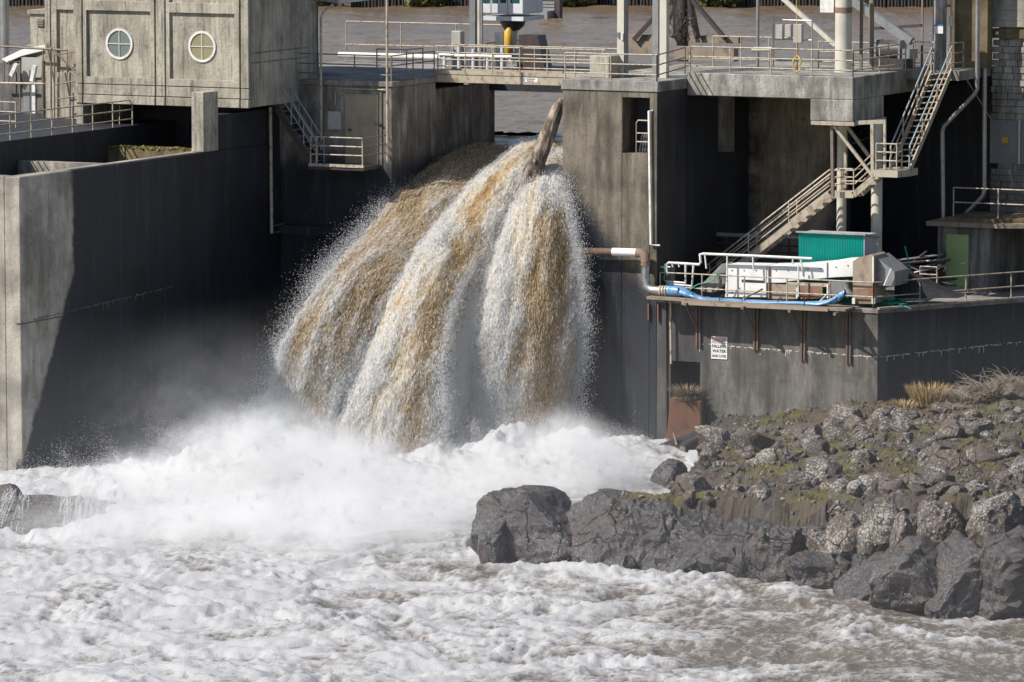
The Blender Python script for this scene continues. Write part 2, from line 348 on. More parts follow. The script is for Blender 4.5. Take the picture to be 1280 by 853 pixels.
def far_bank():
    D0 = 15.59 / (.06 - (100 - 9)/FOC)      # waterline of the far shore
    m, t, bs = nodes('bank_earth'); pos = N(t, 'ShaderNodeNewGeometry').outputs['Position']
    L(t, mix(t, noise_f(t, pos, .25, 6, .7), (.055,.045,.03), (.13,.105,.07)), bs.inputs['Base Color']); bs.inputs['Roughness'].default_value = 1
    A, B = dirbank(-2500, D0 + 2), dirbank(3800, D0 + 2); Cc, Dd = dirbank(3800, D0 + 260), dirbank(-2500, D0 + 260)
    E1, E2 = dirbank(-2500, D0 + 12), dirbank(3800, D0 + 12)
    n = 60; V = []; F_ = []
    prof = [(1.5,-8),(2.2,ZU+1.2),(8,ZU+3.2),(30,ZU+4),(90,ZU+9),(240,ZU+22)]
    for i in range(n + 1):
        px = -3000 + 7400 * i / n
        for j, (dd, z) in enumerate(prof):
            p = dirbank(px, D0 + dd); V.append((p[0], p[1], z + (random.uniform(-.3,.3) * j * 1.2 if j > 1 else 0)))
    k = len(prof)
    for i in range(n):
        for j in range(k - 1): F_.append((i*k+j, (i+1)*k+j, (i+1)*k+j+1, i*k+j+1))
    mb = MB(); mb.add(V, F_, True); tag(mb.build('hills', m), kind='structure')
    # pile wall along the far shore, with gaps where shrubs hang over
    for gi, (x0, x1, lab) in enumerate(((0,60,'dark row of timber piles on far shore behind the leftmost concrete tower'),
            (440,516,'dark row of timber piles on far shore, left of the white crane cab'), (556,690,'dark row of timber piles on far shore behind the white crane cab'),
            (737,878,'dark row of timber piles on far shore behind the twin deck posts'), (921,1055,'dark row of timber piles on far shore behind the grey electrical boxes'),
            (1062,1175,'dark row of timber piles on far shore behind the leaning steel brace'))):
        p0, p1 = dirbank(x0, D0), dirbank(x1, D0)
        th = thing('pile_wall', lab, 'pile wall', (*((p0+p1)/2), ZU-2), 'pile walls along the far shore')
        q0, q1 = dirbank(x0, D0+.35), dirbank(x1, D0+.35)
        MB().bar((*q0, ZU+1.2), (*q1, ZU+1.2), .2, 4.4).build('backing_board', MAT['dark_metal'], th)
        MB().bar((*dirbank(x0, D0-.25), ZU+2.2), (*dirbank(x1, D0-.25), ZU+2.2), .12, .25).build('wale_beam', MAT['wood'], th)
        nn = int((x1 - x0) / 4.2); mb = MB()
        for i in range(nn + 1):
            p = dirbank(x0 + (x1-x0) * (i + random.uniform(-.2,.2)) / nn, D0)
            mb.tube([(*p, ZU-1.5), (*p, ZU+3+random.uniform(-.3,.3))], .12, 5)
        mb.build('pile_row', MAT['pile'], th, kind='stuff')
    return D0
D_BANK = far_bank()
def leaf_mat(name, c1, c2):
    m, t, bs = nodes(name); pos = N(t, 'ShaderNodeNewGeometry').outputs['Position']
    L(t, mix(t, ramp(t, noise_f(t, pos, 1.2, 4), [(.35, g3(0.)), (.65, g3(1.))]), c1, c2), bs.inputs['Base Color']); bs.inputs['Roughness'].default_value = .7; return m
MAT['leaf'] = leaf_mat('shrub_leaf', (.05,.065,.015), (.15,.16,.045))
MAT['leaf2'] = leaf_mat('conifer_leaf', (.012,.02,.008), (.04,.05,.02))
def shrub(px, w, h, lab, mat='leaf'):
    p = dirbank(px, D_BANK - .8); rt = thing('bank_shrub', lab, 'shrub', (p[0], p[1], ZU), 'shrubs on the far shore')
    n = 1400; u = RNG.normal(size=(n,3)); u /= np.linalg.norm(u, axis=1)[:,None]; r = RNG.random(n)**.4
    c = u * r[:,None] * np.array([w/2, 1.1, h/2]); c[:,2] += h*.5; lump = 1 + .35*pn(u*2.3 + px); c *= lump[:,None]; c[:,2] = np.abs(c[:,2])
    q = c @ np.array([[_c,_s,0],[-_s,_c,0],[0,0,1]])
    a = RNG.normal(size=(n,3))*.13; b = RNG.normal(size=(n,3))*.13
    V = np.concatenate([q-a, q+b, q+a, q-b]); i = np.arange(n)
    o = np_mesh('foliage', V, np.stack([i,i+n,i+2*n,i+3*n],1), MAT[mat]); o.parent = rt
    MB().tube([(p[0],p[1],ZU-.3),(p[0],p[1],ZU+h*.6)], [.12,.05], 6).build('stem', MAT['wood'], rt)
for px, w_, h_, lab in ((398,4.6,1.6,'pale green shrub on far shore between the house eave and tall pole'),(533,3.0,1.5,'green shrub on far shore left of the crane columns'),
        (700,3.4,1.8,'light green shrub on far shore just right of the crane cab'),(722,3.0,1.7,'light green shrub on far shore left of the cream deck post'),
        (900,3.2,1.6,'yellow green shrub on far shore right of the dark tripod'),):
    shrub(px, w_, h_, lab)

# ================================================================== SETTING: dam
def box_obj(name, ext, mat, label, cat, **kw): return MB().box(*ext).build(name, MAT[mat], label=label, cat=cat, **kw)
# ---- left basin
XL = -17.3
ba = thing('basin_wall', 'tall concrete basin wall with lit end and soaked dark flank at left', 'wall', (-18, -20, -16))
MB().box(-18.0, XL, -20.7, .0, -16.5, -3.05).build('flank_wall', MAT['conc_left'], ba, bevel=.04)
MB().box(-30, -18.0, -20.69, -20.05, -16.5, -3.05).build('end_wall', MAT['conc_left'], ba, bevel=.03)
MB().box(-34, -22.0, -20.05, 8, -16.5, -2.25).build('yard_block', MAT['conc_wet_shade'], ba)
MB().box(-22.0, -18.0, -13.2, -12.7, -5.5, -3.1).build('cross_wall', MAT['conc_old'], ba)
MB().box(-22.0, -18.0, -6.2, -5.7, -5.5, -2.98).build('cross_wall', MAT['moss_conc'], ba)
MB().box(-22.0, -18.0, -20.05, -.2, -5.9, -4.6).build('basin_floor', MAT['conc_wet_shade'], ba)
MB().box(-18.0, XL-.03, -5.25, -.01, -3.045, -1.62).build('upstand', MAT['conc_wet_shade'], ba)
for k, (z, y0, y1) in enumerate(((-8.2, -20.7, -17.6),)):
    MB().box(-17.5, XL+.004, y0-.02, y1, z-.5, z-.46).build('pour_joint', MAT['ink'], ba)
for (yy, zz) in [(y_, z_) for y_ in (-19.9,-18.6) for z_ in (-4.4,-5.7,-7.0,-10.2,-11.6)]:
    MB().tube([(XL-.02,yy,zz),(XL+.006,yy,zz)], .035, 8).build('tie_hole', MAT['ink'], ba)
mv = MB().bar((-19.6,-20.705,-3.1),(-19.6,-20.705,-16), .05,.03).build('pour_joint', MAT['ink'], ba)
m_moss = leaf_mat('basin_moss', (.10,.10,.015), (.24,.19,.04))
n = 1500; P = np.stack([RNG.uniform(-22,-18,n), RNG.uniform(-6.25,-5.65,n), np.full(n,-2.99)],1); a = RNG.normal(size=(n,3))*.03; b = RNG.normal(size=(n,3))*.03; P[:,2] += pn(P*np.array([1.3,1,1]))*.05
i = np.arange(n); np_mesh('rim_moss', np.concatenate([P-a,P+b,P+a,P-b]), np.stack([i,i+n,i+2*n,i+3*n],1), m_moss, label='yellow moss fringe along the rim of the basin', cat='moss', kind='stuff')
MB().box(XL-.56, XL+.01, -6.5, -5.3, -3.05, -.62).build('concrete_post', MAT['conc_house'], label='square concrete post on the basin wall below the round windows', cat='post', bevel=.02)

# ---- gate house with round windows
YH = -4.2
hs = thing('gate_house', 'weathered concrete gate house with two round windows over dark undercroft', 'building', (-21, -1, -1.48))
X0h, X1h = Q(95,129,Y=YH)[0], Q(311,135,Y=YH)[0]
def hb(x0, y0, x1, y1): return bx(x0, y0, x1, y1, YH)
zb = Q(200,132,Y=YH)[2]
MB().box(X0h, X1h, YH+.12, 1.6, zb+.02, 7.0).build('wall', MAT['conc_house'], hs)
def piece(name, x0, x1, z0, z1, y0=YH, y1=YH+.12):
    MB().box(x0, x1, y0, y1, z0, z1).build(name, MAT['conc_house'], hs, bevel=.012)
gx = [Q(x, 60, Y=YH)[0] for x in (103, 194, 206.5, 300)]
zt = 7.0; g = .035
zs = [zb, zb+.38, zb+.82]
xs = [X0h, *gx, X1h]
for i in range(5):          # sill bands and pilasters, with open joints between
    a_, b_ = xs[i] + (g if i else 0), xs[i+1] - (g if i < 4 else 0)
    piece('sill_block', a_, b_, zs[0], zs[1]-g, YH-.03); piece('sill_block', a_, b_, zs[1], zs[2]-g)
    if i in (0, 2, 4): piece('pilaster', a_, b_, zs[2], zt)
    else:
        p0, p1 = ((108,188) if i == 1 else (212,293))
        xa, xb = Q(p0, 60, Y=YH)[0], Q(p1, 60, Y=YH)[0]
        za, zc = Q((p0+p1)/2, 97 if i == 1 else 100, Y=YH)[2], Q((p0+p1)/2, 14 if i == 1 else 17, Y=YH)[2]
        piece('panel_frame', a_, b_, zs[2], za); piece('panel_frame', a_, xa, za, zc); piece('panel_frame', xb, b_, za, zc)
        piece('panel_frame', a_, b_, zc, zc+.42); piece('panel_frame', a_, xa, zc+.42, zt); piece('panel_frame', xb, b_, zc+.42, zt)
        wx, wz = ((149.5, 55) if i == 1 else (253, 58.5)); ctr = Q(wx, wz, Y=YH+.12)
        win = MB(); k = 40; r0, r1 = .55, .645
        ring = MB(); vs = []
        for q in range(k):
            t_ = 2*pi*q/k; 
            for r, yy in ((r0,.06),(r0,-.05),(r1,-.05),(r1,.06)): vs.append((ctr[0]+r*cos(t_), ctr[1]+yy, ctr[2]+r*sin(t_)))
        ring.add(vs, [(4*q+j, 4*((q+1)%k)+j, 4*((q+1)%k)+(j+1)%4, 4*q+(j+1)%4) for q in range(k) for j in range(4)])
        wo = ring.build('round_window', MAT['rail_white'], hs, label='round window with %s panes and white rim' % ('grey' if i == 1 else 'olive'))
        for sx, sz in ((-1,-1),(1,-1),(1,1),(-1,1)):
            a0 = math.atan2(sz, sx) - pi/4
            pts = [(ctr[0], ctr[1]-.012, ctr[2])] + [(ctr[0]+r0*cos(a0+pi/2*q/8), ctr[1]-.012, ctr[2]+r0*sin(a0+pi/2*q/8)) for q in range(9)]
            MB().add(pts, [tuple(range(10))]).build('pane', MAT['pane_grey' if i == 1 else 'pane_olive'], wo)
        MB().bar((ctr[0]-r0,ctr[1]-.03,ctr[2]),(ctr[0]+r0,ctr[1]-.03,ctr[2]),.03,.03).build('glazing_bar', MAT['rail_white'], wo)
        MB().bar((ctr[0],ctr[1]-.03,ctr[2]-r0),(ctr[0],ctr[1]-.03,ctr[2]+r0),.03,.03).build('glazing_bar', MAT['rail_white'], wo)
# flank of the house
for (y0, y1, z0, z1) in ((YH+.2, .9, .9, 7),(.96, 1.6, zb+.05, 7),(YH+.2, .9, zb+.05, .45),(YH+.2, .9, .5, .85)):
    MB().box(X1h, X1h+.06, y0, y1, z0, z1).build('flank_panel', MAT['conc_house'], hs, bevel=.012)
MB().box(X0h, X0h+.32, YH+.02, -1.0, -3.2, zb).build('undercroft_pillar', MAT['conc_house'], hs)
MB().box(X0h+.4, -18.05, -.6, -.25, -4.5, zb).build('undercroft_back', MAT['conc_wet_shade'], hs)
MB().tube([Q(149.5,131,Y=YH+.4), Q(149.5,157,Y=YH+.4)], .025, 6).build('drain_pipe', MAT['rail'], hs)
MB().box(-24.5, -17.45, 1.6, 3.66, -3.0, 7).build('rear_wall', MAT['conc_wet_shade'], hs)
ev = bx(370, -8, 436, 10, 2.2)
MB().add([(-18.5,1.3,3.1),(ev[1],1.3,2.7),(ev[1],4.2,2.75),(-18.5,4.2,3.1),(-18.5,1.3,3.3),(ev[1],1.3,2.95),(ev[1],4.2,3.0),(-18.5,4.2,3.3)],
    [(0,3,2,1),(4,5,6,7),(0,1,5,4),(1,2,6,5),(2,3,7,6),(3,0,4,7)]).build('eave', MAT['galv'], hs)
# left tower beside the house
tw = thing('concrete_tower', 'narrow concrete tower with recessed panel left of the gate house', 'building', (-28, 0, -2.3))
Xa, Xb = Q(56.5, 80, Y=-1.8)[0], X0h+.6
MB().box(Xa, Xb, -1.68, 3, -2.25, 7).build('wall', MAT['conc_house'], tw)
xg = [Q(x, 60, Y=-1.8)[0] for x in (63.5, 71, 92)]
for (a_, b_, z0, z1) in ((Xa, xg[0]-.03, -2.25, 7),(xg[0]+.03, xg[1], -2.25, 7),(xg[1], Xb-.02, -2.25, -.3),(xg[1], Xb-.02, 2.35, 7),(xg[2], Xb-.02, -.3, 2.35)):
    MB().box(a_, b_, -1.8, -1.68, z0, z1).build('facing_slab', MAT['conc_house'], tw, bevel=.012)

# ---- gate pier left of the fall
XG = -12.04
gp = thing('gate_pier', 'stained concrete gate pier with tan door left of the spill', 'pier', (-14.5, 4, -16.5))
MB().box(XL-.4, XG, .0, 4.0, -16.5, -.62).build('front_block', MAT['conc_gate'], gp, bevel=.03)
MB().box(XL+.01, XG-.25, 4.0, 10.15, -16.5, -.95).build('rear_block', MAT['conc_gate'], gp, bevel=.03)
MB().box(XL+.02, XG+.06, -.06, 13.5, -.62, -.40).build('deck_slab', MAT['conc_deck'], gp, bevel=.02)
MB().box(-21, XL+.02, 3.7, 13.5, -.62, -.40).build('deck_slab', MAT['conc_deck'], gp)
MB().box(XL+.01, XG+.05, -.35, .0, -6.9, -6.5).build('ledge', MAT['conc_wet_shade'], gp)
e = bx(427, 113, 478, 207, -.0)
MB().box(e[0], e[1], -.05, .0, e[2], e[3]).build('door_surround', MAT['conc_gate'], gp)
e = bx(432, 118, 473, 205, -.05)
dr = MB().box(e[0], e[1], -.10, -.05, e[2], e[3]).build('door', MAT['tan_door'], gp, label='tall tan steel door', bevel=.01)
MB().tube([(e[0]+.18,-.13,(e[2]+e[3])/2-.05),(e[0]+.30,-.13,(e[2]+e[3])/2-.05)], .05, 8).build('door_handle', MAT['dark_metal'], dr)
MB().bar((e[1]-.15,-.12,e[2]+1.7),(e[1]+.15,-.12,e[2]+1.7),.05).build('hinge', MAT['dark_metal'], dr)
e = bx(412, 139, 428, 162, -.02)
MB().box(e[0], e[1], -.22, .0, e[2], e[3]).build('fuse_box', MAT['box_grey'], label='small grey fuse box beside the tan door', cat='fuse box', bevel=.02)
MB().tube([Q(419,131,Y=-.08),Q(419.5,116,Y=-.08),Q(423,111,Y=-.08),Q(482,112.5,Y=-.08)], .028, 8).build('conduit', MAT['rail'], label='thin conduit bending over the top of the tan door', cat='conduit')
# gate sill under the fall
MB().box(XG, -4.24, 1.5, 12, -16.5, -5.6).build('spill_sill', MAT['conc_wet_shade'], label='soaked concrete sill under the spilling water', cat='dam sill')

# ---- main pier with niche
pr = thing('main_pier', 'tan concrete pier with niche, right of the spilling water', 'pier', (-2.1, 6, -16.5))
e = bx(778, 122, 812, 192, 0); XP = -4.24
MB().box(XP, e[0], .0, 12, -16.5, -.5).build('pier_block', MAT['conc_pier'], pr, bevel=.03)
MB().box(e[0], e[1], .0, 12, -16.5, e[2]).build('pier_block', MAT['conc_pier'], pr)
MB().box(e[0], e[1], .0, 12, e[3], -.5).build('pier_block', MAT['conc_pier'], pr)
MB().box(e[0], e[1], 1.1, 12, e[2], e[3]).build('niche_back', MAT['conc_wet_shade'], pr)
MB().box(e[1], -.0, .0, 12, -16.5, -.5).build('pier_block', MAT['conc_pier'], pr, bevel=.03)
MB().box(XP-.04, .04, -.05, 12, -.5, -.08).build('pier_cap', MAT['conc_beam'], pr, bevel=.02)
NX0, NX1, NZ0, NZ1 = e

# ---- right deck over the recess
dk = thing('deck_beam', 'grey concrete deck beam with deep haunch spanning the dark recess', 'beam', (4, 6, -1.9))
YB = 2.8; XBR = 7.35
MB().box(.05, XBR, YB, 11.8, -.78, .14).build('beam', MAT['conc_beam'], dk, bevel=.03)
e = bx(1013, 100, 1068, 152, YB)
MB().box(e[0], XBR+.004, YB-.004, 6.1, e[2], -.78).build('haunch', MAT['conc_beam'], dk, bevel=.03)
HX0, HZ0 = e[0], e[2]
MB().box(XBR, 9.66, 8.6, 15.5, -.25, .14).build('deck_slab', MAT['conc_deck'], dk)
MB().box(e[0]+.02, XBR+.03, YB+.02, 6.3, HZ0-.16, HZ0).build('bearing_plate', MAT['beige'], dk)
# recess walls
rw = thing('recess_wall', 'stained wall darkened for shade at the back of the recess under the deck', 'wall', (5, 9.5, -9))
MB().box(.0, 4.6, 9.2, 9.5, -9.0, -.8).build('wall', MAT['conc_back'], rw); MB().box(.0, 9.7, 15.0, 15.6, -9.0, -.3).build('deep_wall', MAT['conc_wet_shade'], rw); MB().box(.05, XBR-.02, 11.8, 15.6, -.75, -.3).build('added_shade_slab', MAT['conc_wet_shade'], rw)  # deep wall's shade is its dark colour; slab added to block sun
MB().box(.0, .05, 2.9, 9.2, -9.0, -.8).build('cheek', MAT['conc_wet_shade'], rw)
e = bx(891, 120, 913, 190, 6)
MB().box(e[0], e[1], 6, 6.4, e[2]-0, -.78).build('pendant_wall', MAT['conc_gate'], rw)

# ---- low platform at right
PW = [(.02,.0),(9.6,.0),(13.55,7.0),(17,13),(17,16),(.02,16)]
lp = thing('low_wall', 'low grey concrete retaining wall carrying the pump platform', 'wall', (8, 6, -16.5))
NIX0, NIX1, NIZ0, NIZ1 = bx(838, 452, 875, 548, 0)
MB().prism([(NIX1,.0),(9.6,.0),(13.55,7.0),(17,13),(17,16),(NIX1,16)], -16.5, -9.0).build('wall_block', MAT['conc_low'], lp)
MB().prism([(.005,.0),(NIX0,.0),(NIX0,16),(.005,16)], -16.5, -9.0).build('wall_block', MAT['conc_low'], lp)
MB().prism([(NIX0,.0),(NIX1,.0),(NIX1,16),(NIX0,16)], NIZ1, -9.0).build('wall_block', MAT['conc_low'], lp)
MB().prism([(NIX0,1.6),(NIX1,1.6),(NIX1,3),(NIX0,3)], -16.5, NIZ1).build('niche_back', MAT['conc_wet_shade'], lp)
MB().prism([(.01,-.05),(9.63,-.05),(13.6,6.98),(17,13),(17,16),(.01,16)], -9.0, -8.85).build('platform_slab', MAT['conc_deck'], lp)
# pale lime seam with drips on the wall
m_l, t_, bs_ = nodes('lime_seam'); bs_.inputs['Base Color'].default_value = (.5,.47,.42,1); bs_.inputs['Roughness'].default_value = .9
mb = MB(); 
def seam(p, q, nrm, n):
    p = np.array(p); q = np.array(q); prev = p
    for i in range(1, n+1):
        if random.random() < .80:
            a = p + (q-p)*((i-1)/n); b = p + (q-p)*(i/n); a = a + (0,0,random.uniform(-.025,.025)); b = b + (0,0,random.uniform(-.025,.025))
            mb.bar(a + nrm*.006, b + nrm*.006, .014, random.uniform(.015,.05))
            if random.random() < .3:
                mb.bar(a + nrm*.006, a + nrm*.006 - np.array((0,0,random.uniform(.05,.3))), .03, .012)
seam((1.9,0,-10.6),(9.6,0,-10.75), np.array((0,-1.,0)), 90)
nr = np.array((7.0,-3.95,0)); nr /= np.linalg.norm(nr)
seam((9.62,0.02,-10.75),(13.6,7.05,-10.6), nr, 70)
mb2 = mb; mb = MB(); seam((XL+.0,-19.8,-8.6),(XL+.0,-9.0,-8.3), np.array((1.,0,0)), 60); mb.build('lime_seam', MAT['shed'], ba, label='faint lime seam along the dark flank'); mb = mb2
mb.build('lime_seam', m_l, lp, label='white lime seam along a pour joint')

# ---- right building
rb = thing('powerhouse', 'old concrete and brick powerhouse wall at the right edge', 'building', (14, 13, -9))
XR0 = 9.72
MB().box(XR0+.3, 26, 12.25, 20, -9, 9).build('core_wall', MAT['conc_old'], rb)
MB().box(XR0, 26, 12.0, 12.25, 1.8, 9).build('upper_block', MAT['conc_board'], rb, bevel=.03)
MB().box(XR0+.05, 26, 12.08, 12.25, 1.35, 1.75).build('band', MAT['moss_conc'], rb)
e = bx(1237, 150, 1290, 205, 12.15)
MB().box(e[0], 26, 12.2, 12.25, e[2], e[3]).build('grey_panel', MAT['panel_grey'], rb)
MB().box(e[0]+.55, e[0]+.85, 12.12, 12.2, e[2]+.85, e[2]+1.1).build('yellow_plate', MAT['yellow'], rb)
MB().box(e[0]+1.28, e[0]+1.36, 12.12, 12.2, e[2], e[3]).build('panel_post', MAT['galv'], rb)
# rough stone courses
zt_, zb_ = 1.3, e[3]+.02
nrow = 12
for r_ in range(nrow):
    z0 = zb_ + (zt_-zb_)*r_/nrow; z1 = zb_ + (zt_-zb_)*(r_+1)/nrow - .035; x = XR0+.02+(.3 if r_%2 else 0)-.25
    while x < 12.9:
        wd = random.uniform(.4,.85); a_ = max(x, XR0+.02)
        if x + wd - .03 > a_ + .05:
            MB().box(a_, x+wd-.03, 12.17+random.uniform(-.05,.04), 12.26, z0, z1).build('stone', MAT['conc_old'], rb)
        x += wd
for r_ in range(9):
    z0 = -5.9 + .26*r_; x = XR0+.02-(.2 if r_%2 else 0)
    if z0+.24 > e[2]: break
    while x < 12.9:
        wd = random.uniform(.4,.8); a_ = max(x, XR0+.02)
        MB().box(a_, max(x+wd-.03, a_+.06), 12.17+random.uniform(-.05,.04), 12.26, z0, z0+.23).build('stone', MAT['conc_old'], rb)
        x += wd
# brown wall and round column left of it
MB().box(Q(1190,40,Y=11.2)[0], XR0+.25, 11.0, 11.6, .14, 9).build('brown_wall', MAT['moss_conc'], rb)
cl = Q(1174, 60, Y=10.2)
MB().tube([(cl[0],10.2,.14),(cl[0],10.2,8)], .28, 20).build('concrete_column', MAT['conc_beam'], label='round grey concrete column at the top of the stairs', cat='column')
# ================================================================== OBJECTS
def A3(*v): return np.array(v, float)
def railing(path, h, label, mat='rail', rails=(1., .62, .25), every=1.8, r=.03, kick=0, ends=True, name='railing', rail_mats=None):
    """path: base points; one post at each bend and about every so many metres; each post and rail is a part"""
    path = [np.array(p, float) for p in path]; th = thing(name, label, 'railing', path[0])
    done = []
    for s_ in range(len(path)-1):
        p, q = path[s_], path[s_+1]; n_ = max(1, round(np.linalg.norm(q-p)/every))
        for i in range(n_+1):
            b = p + (q-p)*i/n_
            if any(np.linalg.norm(b-d) < .05 for d in done): continue
            done.append(b); MB().tube([b, b+A3(0,0,h)], r, 7).build('post', MAT[mat], th)
        for fr in rails:
            MB().tube([p+A3(0,0,h*fr), q+A3(0,0,h*fr)], r*.95, 7).build('rail', MAT[mat], th)
        if kick: MB().bar(p+A3(0,0,kick/2), q+A3(0,0,kick/2), .02, kick).build('kick_plate', MAT[mat], th)
    return th
def on(x, y, **k): return Q(x, y, **k)
ZD = -.40
# --- gate pier deck (left), far rails
railing([(XL+.1,.02,ZD),(XG-.05,.02,ZD)], 1.07, 'brown railing along the front of the small deck above the tan door', 'rail_dark')
railing([(XG-.02,.02,ZD),(XG-.02,3.9,ZD)], 1.07, 'brown railing receding along the edge of the deck beside the spill', 'rail_dark')
railing([(XG-1.9,2.3,ZD),(XG-.5,2.3,ZD),(XG-.5,3.8,ZD)], 1.2, 'small grey inner guard rail on the deck beside the tall pole', 'rail_grey')
railing([(-21,12.9,ZD),(-12.8,12.9,ZD)], 1.75, 'long two-bar cream railing along the water side behind the left deck', 'rail', rails=(1.,.42), every=2.9)
MB().tube([(-21,12.2,-.1),(-13.0,12.2,-.1)], .13, 12).build('water_pipe', MAT['rail_white'], label='white horizontal pipe along the back of the left deck', cat='pipe')
MB().box(-16.9,-16.6,1.0,1.2,ZD,ZD+.55).build('bollard', MAT['dark_metal'], label='short black bollard at the left end of the small deck', cat='bollard', bevel=.03)
# --- poles near the tan door
p = on(485, 204, Y=-.25); MB().tube([(p[0],-.3,p[2]),(p[0],-.3,8)], .055, 10).build('tall_pole', MAT['rail'], label='tall thin tan pole rising past the deck right of the tan door', cat='pole')
p = on(402.5, 187, Y=-.3); MB().tube([(p[0],-.35,p[2]),(p[0],-.35,2.2),(p[0]+.1,-.3,2.45),(p[0]+.5,-.2,2.75)], .05, 10).build('downpipe', MAT['rail'], label='thin cream downpipe beside the fuse box under the eave', cat='pipe')
p = on(338, 134, X=XL+.15); q = on(339.5, 292, X=XL+.15)
MB().tube([p, q], .075, 10).build('drain_pipe', MAT['rail'], label='cream drain pipe hanging down the dark wall below the house', cat='pipe')
br = thing('pipe_bracket', 'thin metal bracket at the foot of the hanging drain pipe', 'bracket', on(341,290,X=XL+.15))
MB().bar(on(341,283,X=XL+.15), on(369,276,X=XL+.15), .05).build('arm', MAT['rail_dark'], br); MB().bar(on(341,291,X=XL+.15), on(371,286,X=XL+.15), .06).build('arm', MAT['rail_dark'], br)
MB().tube([on(366,278,X=XL+.15), on(366,215,X=XL+.15)], .015, 6).build('hanger_rod', MAT['rail'], br)
# --- balcony and stair by the tan door
e = bx(387, 206, 454, 214, -1.6)
bl = thing('balcony', 'small steel balcony with cream railing in front of the tan door', 'balcony', (e[0],-1,e[3]))
zb2 = e[3]; bx0, bx1 = e[0], e[1]
MB().box(bx0, bx1, -1.6, -.02, zb2-.22, zb2-.06).build('floor', MAT['dark_metal'], bl); MB().box(bx0-.03, bx1+.03, -1.64, -1.6, zb2-.10, zb2+.02).build('kick_plate', MAT['rail'], bl)
for x in (bx0+.05, bx0+.35, bx1-.03): MB().tube([(x,-1.6,zb2),(x,-1.6,zb2+1.12)], .03, 7).build('post', MAT['rail'], bl)
for z in (.4,.76,1.12):
    MB().tube([(bx0+.05,-1.6,zb2+z),(bx1-.03,-1.6,zb2+z)], .03, 7).build('rail', MAT['rail'], bl)
    MB().tube([(bx1-.03,-1.6,zb2+z),(bx1+.3,-.1,zb2+z+.05)], .03, 7).build('rail', MAT['rail_dark'], bl)
st = thing('stair', 'dim steel stair from the house down to the balcony', 'stair', (bx0,-1,zb2))
top = on(350, 135, Y=-1.2); bot = A3(bx0+.1,-1.2,zb2-.05)
for y in (-1.5,-.8):
    MB().bar((top[0],y,top[2]),(bot[0],y,bot[2]), .06, .24).build('stringer', MAT['dark_metal'], st)
    hp, hq = A3(top[0]+.2,y,top[2]+.95), A3(bot[0]+.15,y,bot[2]+.98)
    MB().tube([hp,hq,(bot[0]+.15,y,bot[2]+.05)], .035, 7).build('handrail', MAT['rail_grey'], st)
    MB().tube([hp-A3(0,0,.45),hq-A3(0,0,.45)], .025, 7).build('rail', MAT['rail_grey'], st)
    for f in (.3,.65): MB().tube([hp+(hq-hp)*f, hp+(hq-hp)*f-A3(0,0,.95)], .025, 7).build('post', MAT['rail_grey'], st)
for i in range(9):
    f = (i+.5)/9; x = top[0]+(bot[0]-top[0])*f; z = top[2]+(bot[2]-top[2])*f
    MB().box(x-.12,x+.12,-1.5,-.8,z-.02,z+.02).build('tread', MAT['panel_grey'], st)
# --- footbridge over the spill
YF = 4.05
e = bx(545, 90, 704, 105, YF)
fb = thing('footbridge', 'cream steel footbridge with railings over the spilling channel', 'footbridge', (-8, 4.5, e[2]))
fx0, fx1 = e[0], XP+.02
MB().box(fx0, fx1, YF, YF+.12, e[2], e[2]+.30).build('girder', MAT['beige'], fb); MB().box(fx0, fx1, YF+.03, YF+.10, e[2]+.30, e[2]+.34).build('flange', MAT['rail_dark'], fb)
MB().box(fx0, fx1, YF+.01, YF+.10, e[2]+.34, e[3]).build('kick_plate', MAT['beige'], fb)
MB().box(fx0, fx1, YF+1.4, YF+1.5, e[2], e[3]).build('girder', MAT['beige'], fb); MB().box(fx0, fx1, YF+.12, YF+1.4, e[2]+.3, e[2]+.36).build('deck_plate', MAT['panel_grey'], fb)
zf = e[3]
for k, yy in enumerate((YF+.02, YF+1.45)):
    xs_ = np.linspace(fx0+.08, fx1-.1, 7 if k == 0 else 5)
    for x in xs_: MB().tube([(x,yy,zf-.1),(x,yy,zf+1.02)], .03, 7).build('post', MAT['rail'], fb)
    for z in ((.18,.46,.75,1.02) if k == 0 else (.5,1.0)): MB().tube([(fx0,yy,zf+z),(fx1,yy,zf+z)], .028, 7).build('rail', MAT['rail'], fb)
for x in (fx0+1.4, fx1-.9): MB().box(x-.1,x+.1,YF+.02,YF+.4,e[2]-.07,e[2]).build('bearing', MAT['beige'], fb)
def text(body, size, mat, loc, parent, nrm_y=-1, align='CENTER'):
    cu = bpy.data.curves.new('lettering', 'FONT'); cu.body = body; cu.size = size; cu.align_x = align; cu.extrude = .002; cu.offset = .004; cu.resolution_u = 2
    o = bpy.data.objects.new('lettering', cu); col.objects.link(o); dg = bpy.context.evaluated_depsgraph_get()
    me = bpy.data.meshes.new_from_object(o.evaluated_get(dg)); bpy.data.objects.remove(o); bpy.data.curves.remove(cu)
    me.materials.clear(); me.materials.append(mat); ob = bpy.data.objects.new('lettering', me); col.objects.link(ob)
    ob.rotation_euler = (pi/2,0,0); ob.location = tuple(np.array(loc) - root_loc(parent)); ob.parent = parent; return ob
s0 = bx(654, 97.5, 672, 103, YF-.01)
sg = thing('bridge_sign', 'tiny white two-line sign on the footbridge girder', 'sign', (s0[0],YF,s0[2]))
MB().box(s0[0],s0[1],YF-.015,YF-.002,s0[2],s0[3]).build('plate', MAT['sign'], sg); MB().box(s0[0]+.01,s0[0]+.07,YF-.02,YF-.015,s0[2]+.02,s0[3]-.02).build('blue_mark', MAT['blue_ink'], sg)
